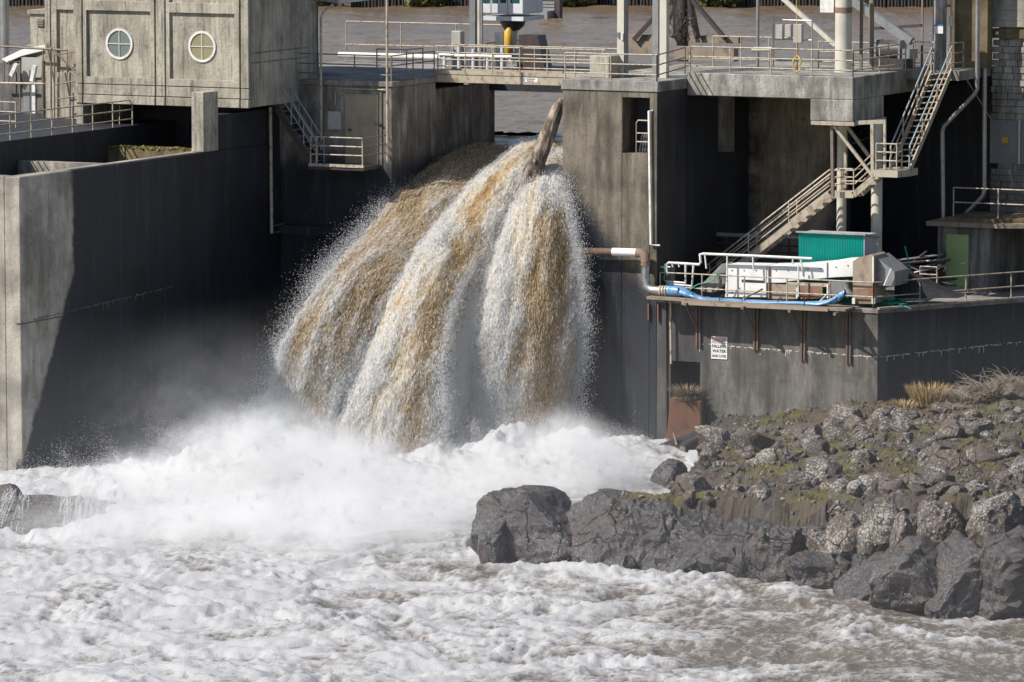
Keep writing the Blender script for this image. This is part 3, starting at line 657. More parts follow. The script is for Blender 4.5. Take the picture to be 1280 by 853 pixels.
for j, (aa, bb) in enumerate(((.15,.55),(.17,.5))):
    MB().box(s0[0]+aa,s0[0]+bb,YF-.02,YF-.015,s0[3]-.07-.08*j,s0[3]-.035-.08*j).build('lettering', MAT['ink'], sg)
# --- pier top
railing([(XP+.1,.05,-.08),(-.05,.05,-.08)], 1.07, 'cream three-bar railing along the front of the main pier', every=2.1)
railing([(-.05,.05,-.08),(-.02,2.75,.1)], 1.07, 'cream railing returning along the right edge of the main pier', 'rail_dark', every=3)
e = bx(737, 70, 762, 97, 1.2)
MB().box(e[0], e[1]+.0, 1.2, 3.0, -.08, e[3]).build('concrete_box', MAT['conc_house'], label='square concrete box standing on the main pier behind its railing', cat='box', bevel=.03)
def post(x, w, Y, label, mat, z0=-.08, r=False, name='deck_post'):
    p = on(x, 60, Y=Y); mb = MB()
    if r: mb.tube([(p[0],Y,z0),(p[0],Y,8)], w/2, 16)
    else: mb.box(p[0]-w/2,p[0]+w/2,Y-w/2,Y+w/2,z0,8)
    return mb.build(name, MAT[mat], label=label, cat='post')
th = thing('deck_post', 'cream square post with small junction boxes on the main pier', 'post', (on(778,60,Y=2.3)[0],2.3,-.08))
px_ = on(778,60,Y=2.3)[0]
MB().box(px_-.17,px_+.13,2.15,2.5,-.08,8).build('shaft', MAT['beige2'], th); MB().box(px_+.133,px_+.18,2.2,2.5,-.08,8).build('web', MAT['panel_grey'], th)
MB().box(px_-.14,px_-.03,2.08,2.15,1.55,1.75).build('junction_box', MAT['rail_dark'], th); MB().box(px_+.02,px_+.12,2.08,2.15,1.45,1.72).build('junction_box', MAT['white_metal'], th)
post(820.5, .26, 2.9, 'dark grey steel post, left one of the close pair on the deck', 'grey_metal')
post(830.5, .30, 2.5, 'greenish cream post, right one of the close pair on the deck', 'beige2', name='deck_post')
post(947, .14, 6.5, 'slim grey steel post behind the deck railing near grey boxes', 'grey_metal', .14, True)
post(485+0, .001 if 0 else .1, 30, 'x', 'rail') if False else None
# --- deck railings right
railing([(.15,YB+.06,.14),(XBR-.05,YB+.06,.14)], 1.07, 'long cream three-bar railing along the front of the deck beam', every=1.9)
railing([(XBR-.05,YB+.06,.14),(XBR-.05,8.6,.14)], 1.07, 'cream railing receding along the right end of the deck beam', every=2.3)
railing([(-.9,7.6,.14),(2.9,7.6,.14)], 1.25, 'inner cream railing in front of the dark tripod tower', every=1.5)
railing([(3.6,8.2,.14),(6.7,8.2,.14)], 1.1, 'inner cream railing behind the grey electrical boxes', every=1.5)
railing([(6.2,9.9,.14),(7.2,9.9,.14)], 1.1, 'short cream gate rail at the rear of the deck', every=1.0)
railing([(7.6,8.75,.14),(8.5,8.75,.14)], 1.15, 'short cream guard rail at the left of the stair head', every=.9)
railing([(on(1196,87,Z=.14)[0],8.7,.14),(on(1196,87,Z=.14)[0]+.05,10.4,.14)], 1.1, 'short olive guard rail at the right of the stair head', 'rail', every=1.7)
# --- big pale column and other shafts on the deck
p = on(1054, 90, Z=.14)
th = thing('pale_column', 'thick pale painted steel column standing on the deck beam', 'column', (p[0],p[1],.14))
MB().tube([(p[0],p[1],.14),(p[0],p[1],.22)], .38, 24).build('base_ring', MAT['beige2'], th); MB().tube([(p[0],p[1],.22),(p[0],p[1],7)], .345, 24).build('shaft', MAT['beige2'], th)
MB().tube([(p[0],p[1],2.55),(p[0],p[1],2.78)], .352, 24).build('rust_band', MAT['rust'], th)
MB().box(p[0]-1.0,p[0]-.4,p[1]-.1,p[1]+.2,2.55,5).build('gusset_plate', MAT['rail_white'], th)
for x, w_, Y, lab, mt in ((1076.5,.11,7.4,'thin rusty pole behind the pale column','rail_dark'),(1089,.17,8.0,'brown square post behind the deck rail','wood'),(1152.5,.08,10.8,'thin brown rod left of the round concrete column','wood')):
    post(x, w_, Y, lab, mt, .14, name='pole')
for x, lab in ((1182,'thin grey conduit right of the round concrete column'),(1188.5,'thin cream conduit with white box by the stair head')):
    q = on(x, 60, Y=10.6); th = thing('conduit', lab, 'conduit', (q[0],10.6,.14)); MB().tube([(q[0],10.6,.14),(q[0],10.6,8)], .035, 8).build('pipe', MAT['galv'], th)
    if x > 1185: MB().box(q[0]-.07,q[0]+.07,10.5,10.58,1.9,2.3).build('switch_box', MAT['sign'], th)
q = on(1173, 37, Y=9.86); th = thing('column_sign', 'white notice with blue header on the round concrete column', 'sign', (q[0],9.87,q[2]-.2))
MB().box(q[0]-.2,q[0]+.2,9.865,9.885,q[2]-.17,q[2]+.13).build('plate', MAT['sign'], th); MB().box(q[0]-.2,q[0]+.2,9.862,9.885,q[2]+.135,q[2]+.19).build('header', MAT['blue_ink'], th)
# electrical boxes
th = thing('electrical_cabinet', 'three grey electrical boxes on a pipe frame behind the deck railing', 'electrical box', (on(985,60,Y=6.0)[0],6.0,.14))
for x0, x1, y0, y1 in ((965,978,31,49),(981,988.5,31,46.5),(991.5,1002,30.5,54)):
    e = bx(x0,y0,x1,y1,5.9); MB().box(e[0],e[1],5.9,6.12,e[2],e[3]).build('box', MAT['box_grey'], th, bevel=.015)
for x in (967,1015): q = on(x,60,Y=6.16); MB().tube([(q[0],6.16,.14),(q[0],6.16,2.35)], .03, 7).build('frame_post', MAT['galv'], th)
q0, q1 = on(967,60,Y=6.16), on(1015,60,Y=6.16)
for z in (2.2,1.4): MB().tube([(q0[0],6.16,z),(q1[0],6.16,z)], .03, 7).build('frame_rail', MAT['galv'], th)
# yellow cord
q = on(995.5, 60, Y=YB-.02); pts = [(q[0],YB-.03,5),(q[0]+.02,YB-.03,1.2)]
for i in range(34): a_ = i*.62; pts.append((q[0]+.05+.16*sin(a_)*(1+.2*sin(i)), YB-.05-.02*(i%3), .62+.33*cos(a_)))
MB().tube(pts, .016, 5).build('coiled_rope', MAT['yellow_cord'], label='yellow rope hanging and coiled on the deck railing', cat='rope')
MB().tube([on(940,62,Y=5.2), on(965,62,Y=5.2)], .1, 10).build('lamp_tube', MAT['beige2'], label='short cream cylinder behind the deck rail below the slim grey post', cat='tube')
# dark tripod tower
tp = on(845, 52, Y=12.5); th = thing('tripod_tower', 'dark rusty lattice tower with braced legs on the water side', 'tower', (tp[0],12.5,.0))
def dk_bar(x0,y0,x1,y1,w_,Y0=12.5,Y1=12.5): MB().bar(on(x0,y0,Y=Y0), on(x1,y1,Y=Y1), w_).build('leg', MAT['dark_metal'], th)
MB().tube([(on(853,40,Y=12.5)[0],12.5,0),(on(853,40,Y=12.5)[0],12.5,6)], .26, 10).build('shaft', MAT['dark_metal'], th)
dk_bar(792,50,838,0,.17,12.2); dk_bar(843,48,843,-20,.13,12.3); dk_bar(872,48,861,-5,.2,12.1); dk_bar(906,48,862,-4,.16,11.9,12.5); dk_bar(836,30,846,-2,.1,12.4)
for j in range(14):
    pts = [on(846+random.uniform(-12,16), 48-random.random()*6, Y=12.0-.3*random.random())]
    for s_ in range(6): pts.append(pts[-1] + A3(random.uniform(-.25,.25), random.uniform(-.12,.12), random.uniform(.05,.3)))
    MB().tube(pts, .022, 4).build('vine', MAT['vine'], th)
MB().bar(on(780,47,Y=12.6), on(925,50,Y=12.6), .35, .3).build('base_beam', MAT['wood'], th); MB().box(tp[0]-2.2,tp[0]+2.4,12.3,13.2,-2.5,-.2).build('footing', MAT['log_wet'], th)
# leaning braces at the right
for a_, b_, w_, mt, lab in (((975,-5),(1045,57),.17,'beige2','cream diagonal brace leaning behind the electrical boxes'),((1062,-2),(1140,52),.34,'grey_metal','thick dark diagonal strut behind the brown post'),((1090,36),(1152,32),.12,'dark_metal','dark horizontal pipe behind the rear railing')):
    MB().bar(on(*a_,Y=10.2), on(*b_,Y=10.0), w_).build('brace', MAT[mt], label=lab, cat='brace')
# --- trash and driftwood behind the deck: dark winch machine and drift pile
wn = thing('winch', 'dark winch machine with drum on the rear deck near pale column', 'winch', (on(1110,70,Y=9.6)[0],9.6,.14)); wx = on(1110,70,Y=9.6)[0]
MB().box(wx-.7,wx+.9,9.2,10.4,.14,.55).build('bed', MAT['dark_metal'], wn); MB().tube([(wx-.4,9.8,.85),(wx+.5,9.8,.85)], .42, 18).build('drum', MAT['dark_metal'], wn)
for x in (wx-.5,wx+.55): MB().box(x-.05,x+.05,9.4,10.2,.5,1.3).build('cheek', MAT['grey_metal'], wn)
MB().box(wx+.7,wx+1.2,9.4,9.9,.55,.95).build('motor', MAT['grey_metal'], wn)
dp = thing('drift_pile', 'tangle of driftwood and twigs floating behind the deck', 'driftwood', (2,13.5,ZU))
for j in range(45):
    c0 = A3(random.uniform(-.5,4.2), random.uniform(12.2,14.5), ZU+random.uniform(.1,2.2)); d_ = A3(random.uniform(-1,1),random.uniform(-.5,.5),random.uniform(-.4,.4))
    MB().tube([c0-d_, c0+d_*.2+A3(0,0,.08), c0+d_], [random.uniform(.02,.07)]*2+[.015], 5).build('branch', MAT['vine'] if j%3 else MAT['wood'], dp)
for x0,x1,y0,Y,lab in ((846,920,66,10.6,'stained timber baulk behind the inner railing'),(785,830,58,12.6,'mossy timber fender left of the tripod tower')):
    MB().bar(on(x0,y0,Y=Y), on(x1,y0+3,Y=Y), .5, .55).build('timber_baulk', MAT['wood'], label=lab, cat='timber')
# --- crane cab, columns and equipment beyond the bridge
cb = thing('crane_cab', 'white crane cab with tinted windows beyond the footbridge', 'crane cab', (on(630,26,Y=11)[0],11,.2))
e = bx(603.5, -16, 654, 26, 11); MB().box(e[0],e[1],11,13,e[2]+.3,e[3]+1).build('body', MAT['white_metal'], cb, bevel=.03); MB().box(e[0]-.03,e[1]+.03,10.95,13.05,e[2],e[2]+.18).build('skirt', MAT['white_metal'], cb)
for x0,x1 in ((603.5,612),(615,622),(625,632.5),(638,649)):
    ee = bx(x0,-12,x1,4,10.98); MB().box(ee[0],ee[1],10.97,11,ee[2],ee[3]).build('window', MAT['cab_glass'], cb, bevel=.05)
for x in (613.5,634.5): q = on(x,14,Y=10.99)[0]; MB().box(q-.012,q+.012,10.985,11,e[2]+.3,e[2]+.95).build('panel_joint', MAT['grey_metal'], cb)
MB().box(e[0],e[1],10.985,11,e[2]+.93,e[2]+.96).build('panel_joint', MAT['grey_metal'], cb)
cx = (e[0]+e[1])/2; MB().tube([(cx,12,e[2]),(cx+.05,12,e[2]-.35),(cx+.1,12,e[2]-.5)], [.62,.45,.2], 14).build('turret', MAT['dark_metal'], cb)
MB().tube([(cx,12,-.2),(cx,12,e[2]-.3)], .2, 14).build('pedestal', MAT['white_metal'], cb)
wh = on(634.5, 53, Y=10.6); MB().tube([(wh[0]-.02,10.7,wh[2]-.62),(wh[0],10.7,wh[2]-.4),(wh[0],10.7,wh[2]+.45),(wh[0]+.02,10.7,wh[2]+.62)], [.06,.2,.2,.06], 14).build('yellow_tank', MAT['yellow'], label='upright yellow gas bottle under the crane cab', cat='gas bottle')
wb = bx(618,41,628,72,10.7); MB().box(wb[0],wb[1],10.7,11.1,-.4,wb[3]).build('white_cabinet', MAT['white'], label='narrow white cabinet left of the yellow gas bottle', cat='cabinet', bevel=.02)
for x, w_, mt, lab in ((592,.28,'grey_metal','dark grey column left of the crane cab, thickest of three'),(598.5,.13,'beige2','pale slim column left of the crane cab, middle of three'),(602,.1,'grey_metal','grey pipe column touching the crane cab, right of three')):
    post(x, w_, 10, lab, mt, -.4, name='crane_column')
MB().box(-14,-3.9,9.6,13.6,-1.3,-.42).build('rear_slab', MAT['conc_wet_shade'], label='dark rear deck slab under the crane cab', cat='slab')
fz = bx(564,39,572,49,9.9); MB().box(fz[0],fz[1]+.15,9.9,10.3,-.4,fz[3]).build('control_desk', MAT['box_grey'], label='small grey control desk left of the crane columns', cat='cabinet', bevel=.03)
gb = bx(651,44,660,58,10.4); MB().extr([(gb[0]-.2,10.4,-.4),(gb[1]+.8,10.4,-.4),(gb[1]+.45,10.4,gb[3]),(gb[0]-.1,10.4,gb[3])],(0,.8,0)).build('engine_cover', MAT['dark_metal'], label='dark sloping engine cover right of the yellow gas bottle', cat='machine')
mach = thing('pipe_manifold', 'row of grey valves and pipes behind the footbridge railing', 'valves', (on(585,75,Y=9.8)[0],9.8,-.4))
for k in range(9):
    q = on(556+k*9, 78, Y=9.8)[0]; MB().tube([(q,9.8,-.4),(q,9.8,.25+.2*(k%3))], .09, 8).build('valve_stem', MAT['grey_metal'] if k%2 else MAT['white_metal'], mach)
MB().tube([(on(550,70,Y=9.8)[0],9.8,.15),(on(640,70,Y=9.8)[0],9.8,.15)], .1, 8).build('header_pipe', MAT['galv'], mach)
fl = on(673, 25, Z=ZU); YQ = fl[1]; th = thing('float_stack', 'grey float with slatted stack moored beyond the crane cab', 'float', (fl[0],YQ,ZU))
e = bx(662,14,684,25,YQ); MB().box(e[0],e[1],YQ,YQ+1,ZU-.2,e[3]).build('hull', MAT['grey_metal'], th)
for k in range(5):
    ee = bx(664,2+k*4,693,5+k*4,YQ+1); MB().box(ee[0],ee[1],YQ+1,YQ+1.6,ee[2],ee[3]).build('slat', MAT['grey_metal'], th)
MB().box(e[0]+.6,e[1]+.4,YQ+1.05,YQ+1.5,ZU-.2,ZU+3.4).build('frame', MAT['dark_metal'], th)
railing([(on(640,70,Y=12.5)[0],9.9,-.4),(on(640,70,Y=12.5)[0]+.1,13,-.4)], 1.1, 'dark rail at the right end of the rear deck beyond the cab', 'rail_dark', every=1.6)
# --- niche ladder and white pipe on the main pier
lg = thing('niche_guard', 'rusty hooped guard rail standing in the pier niche', 'guard rail', (NX1-.5,.3,NZ0))
for x in (NX1-.72, NX1-.12): MB().tube([(x,.3,NZ0),(x,.3,NZ0+1.2)], .03, 7).build('post', MAT['rust'], lg)
MB().tube([(NX1-.72,.3,NZ0+1.2),(NX1-.65,.3,NZ0+1.32),(NX1-.2,.3,NZ0+1.32),(NX1-.12,.3,NZ0+1.2)], .03, 7).build('hoop', MAT['rail'], lg)
for z in (.45,.8): MB().tube([(NX1-.72,.3,NZ0+z),(NX1-.12,.3,NZ0+z)], .03, 7).build('rail', MAT['rail'], lg)
for k in range(4): MB().bar((NX1-.65+.13*k,.45,NZ0+.05),(NX1-.55+.1*k,.5,NZ0+.75), .05).build('stored_bar', MAT['grey_metal'], lg)
p0, p1 = on(811,139,Y=-.12), on(813,306,Y=-.12)
MB().tube([p0+A3(.12,.1,0),p0,p1,p1+A3(.42,0,-.02)], .045, 8).build('white_pipe', MAT['rail_white'], label='thin white vertical pipe with bent foot on the main pier', cat='pipe')
# --- big delivery pipe, elbow and blue hose
hp = thing('delivery_pipe', 'white and rust horizontal pipe with elbow turning down at the pier corner', 'pipe', on(760,316,Y=-.45))
Yp = -.45
a0, a1, a2 = on(715,314,Y=Yp), on(766,315,Y=Yp), on(796,316,Y=Yp)
MB().tube([a0,a1], .15, 16).build('wet_section', MAT['rust_bracket'], hp); MB().tube([a1,a2], .165, 16).build('white_section', MAT['white'], hp)
MB().tube([a2, on(802,316.5,Y=Yp), on(806,320,Y=Yp), on(807,328,Y=Yp)], .19, 16).build('elbow', MAT['rust'], hp)
MB().tube([on(807,328,Y=Yp), on(806.5,348,Y=Yp)], .16, 16).build('drop_section', MAT['galv'], hp); MB().tube([on(807,329,Y=Yp), on(807,332,Y=Yp)], .2, 16).build('flange', MAT['rust'], hp)
MB().tube([on(806.5,348,Y=Yp), on(808,358,Y=Yp), on(815,363,Y=Yp-.05), on(826,364,Y=Yp-.1)], .19, 16).build('elbow', MAT['galv'], hp)
for x in (826,829.5,833): MB().tube([on(x-1,364,Y=Yp-.12), on(x+1.2,364,Y=Yp-.12)], .225, 16).build('flange', MAT['rail'], hp)
# blue hose lies along the shelf: round at first, then flat
YS = -.75
hv = [(832,363.5,.21,.21),(842,364,.21,.21),(852,365,.20,.22),(865,370,.13,.27),(880,374,.09,.30),(905,376,.085,.3),(960,378.5,.085,.3),(1010,379.5,.09,.29),(1030,379,.10,.26),(1042,375.5,.13,.2),(1050,371,.15,.15),(1056,366,.13,.13)]
ctrl = catmull([(*on(x,y,Y=YS+.2), ra, rb_) for x,y,ra,rb_ in hv], 90); vs=[]; k=14
nz = pn(np.stack([np.arange(90)*.35, np.zeros(90), np.zeros(90)],1))
for i, cc in enumerate(ctrl):
    for j in range(k):
        t_ = 2*pi*j/k; w_ = 1 + .13*sin(3*t_+i*.25)*(1 if i > 15 else .2) + .12*nz[i]
        vs.append((cc[0]+.02*sin(i+j), cc[1]+cc[4]*cos(t_)*w_, cc[2]+cc[3]*sin(t_)*w_))
MB().add(vs, [(i*k+j, i*k+(j+1)%k, (i+1)*k+(j+1)%k, (i+1)*k+j) for i in range(89) for j in range(k)], True).build('blue_hose', MAT['blue'], label='blue lay-flat hose running along the shelf from the pipe elbow', cat='hose')
# shelf and brackets
sh = thing('hose_shelf', 'long timber shelf carrying the blue hose along the low wall', 'shelf', (4,-.6,-9.3))
s0, s1 = on(808,371,Y=-1.1), on(1057,386.5,Y=-1.1)
MB().add([(s0[0],-1.1,s0[2]-.10),(s1[0],-1.1,s1[2]-.10),(s1[0],-.06,s1[2]-.08),(s0[0],-.06,s0[2]-.08),(s0[0],-1.1,s0[2]),(s1[0],-1.1,s1[2]),(s1[0],-.06,s1[2]),(s0[0],-.06,s0[2])],
    [(0,3,2,1),(4,5,6,7),(0,1,5,4),(1,2,6,5),(2,3,7,6),(3,0,4,7)]).build('board', MAT['wood'], sh)
MB().bar(on(852,379,Y=-1.13), on(1035,387.5,Y=-1.13), .05,.13).build('front_batten', MAT['ply'], sh)
pl = on(835.5, 383, Y=-.2)
def bracket(x, y0, y1, lab, Ln):
    b = on(x, y0, Y=-.06); c_ = on(x, y1, Y=-.06); th = thing('shelf_bracket', lab, 'bracket', (b[0],-.1,c_[2]), 'brackets under the shelf')
    for dx in (-.07,.07): MB().box(b[0]+dx-.035,b[0]+dx+.035,-.1,-.003,c_[2],b[2]+.02).build('upright', MAT['rust_bracket'], th)
    zt_ = s0[2] + (s1[2]-s0[2])*(b[0]-s0[0])/(s1[0]-s0[0]) - .17
    MB().bar((b[0],-.05,zt_-.02),(b[0]-.05,-Ln,zt_-.02), .11,.11).build('arm', MAT['rail_dark'], th)
    MB().bar((b[0]-.04,-Ln+.12,zt_-.07),(b[0],-.1,zt_-1.15), .07,.07).build('strut', MAT['rust_bracket'], th)
for x,y0,y1,lab,Ln in ((873,385,434,'rusty shelf bracket nearest the danger sign on its left',1.3),(945,388,438,'rusty shelf bracket second from the pier, right of the danger sign',1.35),(1004,390,451,'rusty shelf bracket third from the pier, with long double upright',1.4),(1061,392,455,'rusty shelf bracket nearest the wall corner under the plywood box',1.45)):
    bracket(x,y0,y1,lab,Ln)
for x,y0,y1 in ((811,380,400),(823,380,402)): 
    b, c_ = on(x,y0,Y=-.06), on(x,y1,Y=-.06); MB().box(b[0]-.03,b[0]+.03,-.12,-.003,c_[2],b[2]).build('hanger_strap', MAT['rust_bracket'], label='short dark strap %s under the pipe elbow' % ('left' if x<815 else 'right'), cat='strap')
MB().tube([on(838,377,Y=-.2), on(839,452,Y=-.2), on(839,455,Y=-.2)], .05, 8).build('thin_pipe', MAT['rail'], label='thin cream pipe dropping from the shelf to the niche', cat='pipe')
MB().bar(on(832,375,Y=-.05), on(833,545,Y=-.05), .07,.07).build('dark_pipe', MAT['dark_metal'], label='dark vertical pipe in the corner between pier and low wall', cat='pipe')
# danger sign
e = bx(889, 421, 909, 449, -.03); sg = thing('danger_sign', 'white danger sign about falling water and logs on the low wall', 'sign', (e[0],-.03,e[2]))
MB().box(e[0],e[1],-.035,-.005,e[2],e[3]).build('plate', MAT['sign'], sg); H_ = e[3]-e[2]; W_ = e[1]-e[0]; xc = (e[0]+e[1])/2
for w4, zz, mt, sz in (('DANGER',.765,'red_ink',.205),('FALLING',.50,'ink',.175),('WATER',.29,'ink',.175),('AND LOGS',.08,'ink',.15)):
    o = text(w4, sz, MAT[mt], (xc,-.04,e[2]+zz*H_), sg); wd = o.dimensions[0]; o.scale = (min(1.3, W_*.88/max(wd,.01)),1,1)
MB().box(e[0]+.03,e[1]-.03,-.04,-.034,e[2]+.705*H_,e[2]+.725*H_).build('rule', MAT['ink'], sg)
MB().box(e[0]+.03,e[1]-.03,-.04,-.034,e[2]+.955*H_,e[2]+.97*H_).build('rule', MAT['red_ink'], sg)
# --- platform: rails, white trough, boxes, sheds
ZP = -8.85
th = railing([on(825,372,Y=.15)*A3(1,1,0)+A3(0,0,ZP), (9.35,.15,ZP)], 1.05, 'rust-stained two-bar railing along the front of the pump platform', rails=(1.,.45), every=2.0)
dr_ = np.array((3.95,7.0,0)); dr_ /= np.linalg.norm(dr_)
railing([(9.35,.15,ZP), A3(9.35,.15,ZP)+dr_*9.5], 1.05, 'two-bar railing along the angled right edge of the platform', rails=(1.,.45), every=2.4)
MB().bar(A3(9.62,.0,ZP+.04), A3(9.62,.0,ZP+.04)+dr_*10, .16,.08).build('edge_pipe', MAT['rail'], label='grey pipe lying along the angled edge of the platform', cat='pipe')
# white stepped pipe rail
Yw = .35; W = lambda x,y: on(x,y,Y=Yw)
wr = thing('white_pipework', 'white stepped pipework railing above the trough', 'pipework', W(880,372))
MB().tube([W(834,344),W(833,331),W(836,328.5),W(874,331),W(876,328),W(875,318),W(879,317.5),W(940,320),W(1015,323.5)], .055, 8).build('top_pipe', MAT['rail_white'], wr)
for pts in (((857,330),(857,354),(832,352)),((867,331),(865,358),(833,355)),((881,318),(883,336)),((909,319.5),(909,371)),((941,320),(942,339)),((991,322.5),(991,331)),((998,331),(998,371)),((1001,323.5),(1003,338)),((824,334),(838,334)),((824,334),(824,341)),((840,329),(841,334)),((848,329.5),(849,334))):
    MB().tube([W(*q) for q in pts], .05 if len(pts)>2 else .035, 8).build('branch_pipe', MAT['rail_white'], wr)
# white trough body
Yt = .7
tr = thing('white_trough', 'white sheet-metal pump trough with stepped end on the platform', 'trough', W(980,372))
V = lambda x,y: on(x,y,Y=Yt)
MB().extr([V(906,372),V(907,351),V(908,331),V(958,332),V(958,372)],(0,1.1,0)).build('end_box', MAT['white'], tr, bevel=.02)
MB().extr([V(958.5,372-18),V(959,332),V(998,331),V(1034,328),V(1052,325),V(1070,324),V(1071,346),V(1045,347),V(1010,350),V(983,352),V(982,354)],(0,1.1,0)).build('upper_box', MAT['white'], tr, bevel=.02)
MB().extr([V(983,356),V(983,352.5),V(1036,355),V(1036,359)],(0,.4,0)).build('lower_lip', MAT['rail'], tr)
MB().extr([on(927,349.5,Y=Yt-.01),on(955,351,Y=Yt-.01),on(955,354,Y=Yt-.01),on(927,353,Y=Yt-.01)],(0,.03,0)).build('slot', MAT['ink'], tr)
MB().bar(on(961.5,334,Y=Yt-.02), on(961.5,373,Y=Yt-.02), .12,.05).build('brown_post', MAT['rust'], tr)
MB().extr([V(964,355),V(996,357),V(996,374),V(964,374)],(0,.05,0)).build('plywood_panel', MAT['ply'], tr); MB().extr([V(1000,357),V(1028,359),V(1028,373),V(1000,374)],(0,.05,0)).build('rusty_panel', MAT['rust'], tr)
for x,y0 in ((996.5,360),(1035,356)): MB().bar(on(x,y0,Y=Yt-.04), on(x,373,Y=Yt-.04), .12,.06).build('white_leg', MAT['rail_white'], tr)
MB().extr([V(1035,353),V(1060,350),V(1062,370),V(1040,372)],(0,.5,0)).build('inner_box', MAT['panel_grey'], tr)
MB().tube([V(1056,352),V(1058,361),V(1063,370)], [.17,.13,.16], 12).build('spout', MAT['galv'], tr)
for a_, b_, nm in (((929,373.5),(953,361.5),'prop left under the slot'),((1017,386),(1036,366),'prop right crossing the hose')):
    MB().bar(on(*a_,Y=-.6), on(*b_,Y=.3), .07).build('prop', MAT['rail'], label='thin diagonal '+nm+' of the white trough', cat='prop')
for x in (1034,): MB().bar(on(x,328,Y=Yt-.015), on(x,348,Y=Yt-.015), .05,.03).build('seam_strip', MAT['grey_metal'], tr)
for x,y in ((915,338),(930,338),(945,338),(915,366),(930,366),(945,366),(970,338),(985,338),(1010,337),(1025,336),(1045,334),(1060,332)):
    q = on(x,y,Y=Yt-.01); MB().tube([q,q-A3(0,.02,0)], .025, 6).build('bolt', MAT['dark_metal'], tr)
for x in (850,868,902,930,975,1008): 
    q = on(x,np.interp(x,(850,868,902,1008),(365,371.5,376,379.5)),Y=YS+.2); MB().tube([q+A3(0,-.32,-.1),q+A3(.01,-.2,.16),q+A3(0,.1,.2),q+A3(0,.3,-.05)], .02, 5).build('hose_strap', MAT['black'], label='black strap %s holding the blue hose to the shelf' % ('nearest the pipe elbow' if x==850 else 'second from the pipe elbow' if x==868 else 'third from the pipe elbow' if x==902 else 'under the slotted end of the trough' if x==930 else 'below the plywood panel' if x==975 else 'below the rusty panel'), cat='strap')
# ramp slab left of the trough
Yr = 1.0; R_ = lambda x,y: on(x,y,Y=Yr)
MB().extr([R_(872,361),R_(878,364),R_(892,366),R_(908,352),R_(907,332),R_(902,330)],(0,1.0,0)).build('chute_plate', MAT['conc_beam'], label='grey sloping chute plate left of the white trough', cat='chute')
# rusty upright box and dark cover right of the trough
e = bx(1066,322,1092,379,.5)
ub = thing('rusty_box', 'rusty plywood-faced box right of the white trough at the wall corner', 'box', (e[0],.5,ZP))
MB().extr([on(1066,380,Y=.3),on(1066,327,Y=.3),on(1073,322,Y=.3),on(1089,318,Y=.3),on(1092,320,Y=.3),on(1092,380,Y=.3)],(0,1.3,0)).build('upper_face', MAT['ply'], ub)
MB().extr([on(1066,380,Y=.27),on(1066,362,Y=.27),on(1092,360,Y=.27),on(1092,380,Y=.27)],(0,.03,0)).build('lower_face', MAT['rust'], ub)
MB().bar(on(1091.5,321,Y=.25), on(1091.5,356,Y=.25), .06,.06).build('corner_strip', MAT['rail_white'], ub)
for x in (1067.5,1092): MB().bar(on(x,372.5,Y=.2), on(x,380,Y=.2), .12,.12).build('foot', MAT['rail_white'], ub)
cv = [on(1093.5,320,Y=.6),on(1118,340,Y=.6),on(1118,358,Y=.6),on(1093.5,357,Y=.6)]
MB().extr(cv,(0,1.5,0)).build('dark_cover', MAT['grey_metal'], label='dark sloping cover behind the rusty box', cat='cover')
MB().extr([on(1118,345,Y=2.2),on(1128,341,Y=2.2),on(1196,373,Y=2.2),on(1118,373,Y=2.2)],(0,.9,0)).build('sloping_block', MAT['conc_low'], label='sloping dark concrete block behind the angled railing', cat='block')
MB().bar(on(1105,357,Y=.4), on(1114,336,Y=.4), .05).build('white_strut', MAT['rail_white'], label='short white strut leaning against the dark cover', cat='strut')
gn = thing('green_net', 'green netting heap behind the railing at the wall corner', 'net', on(1110,372,Y=1.2))
for j in range(60):
    c0 = on(1098+random.random()*34, 373, Y=1.0+random.random()); c0[2] = ZP+random.random()*.4*(1-(c0[0]-8.6)/3.0) ; MB().tube([c0, c0+A3(random.uniform(-.4,.4),random.uniform(-.2,.2),random.uniform(-.1,.12)), c0+A3(random.uniform(-.5,.5),0,random.uniform(-.08,.05))], .02, 4).build('strand', MAT['green_cord'], gn)
MB().tube([on(831,330,Y=.2),on(830,350,Y=.2),on(836,357,Y=.15)], .022, 6).build('green_hose', MAT['green_cord'], label='thin green hose hanging at the left end of the white pipework', cat='hose')
MB().tube(catmull([on(862,363,Y=.1),on(872,356,Y=.1),on(888,352,Y=.1),on(895,346,Y=.1),on(897,340,Y=.1),on(902,336,Y=.1)],20), .022, 6).build('green_hose', MAT['green_cord'], label='thin green hose looping over the grey chute plate', cat='hose')
MB().extr([on(832,334,Y=.8),on(840,334,Y=.8),on(840,351,Y=.8),on(832,350,Y=.8)],(0,.3,0)).build('grey_tank', MAT['grey_metal'], label='small grey tank behind the left end of white pipework', cat='tank')
# dark pipes rack in the recess behind the trough
rk = thing('pipe_rack', 'dark horizontal pipes stacked across the mouth of the recess', 'pipe rack', (2.5,4.6,ZP))
for k, z in enumerate((.25,.55,.85,1.15,1.5,1.8,2.15)): MB().tube([(.2,5.6,ZP+z),(6.8,5.6,ZP+z+.02)], .045 if k < 6 else .1, 8).build('pipe', MAT['dark_metal'] if k<6 else MAT['grey_metal'], rk)
for x in (.6,3.4,6.4): MB().bar((x,5.65,ZP),(x,5.65,ZP+2.2), .07).build('upright', MAT['dark_metal'], rk)
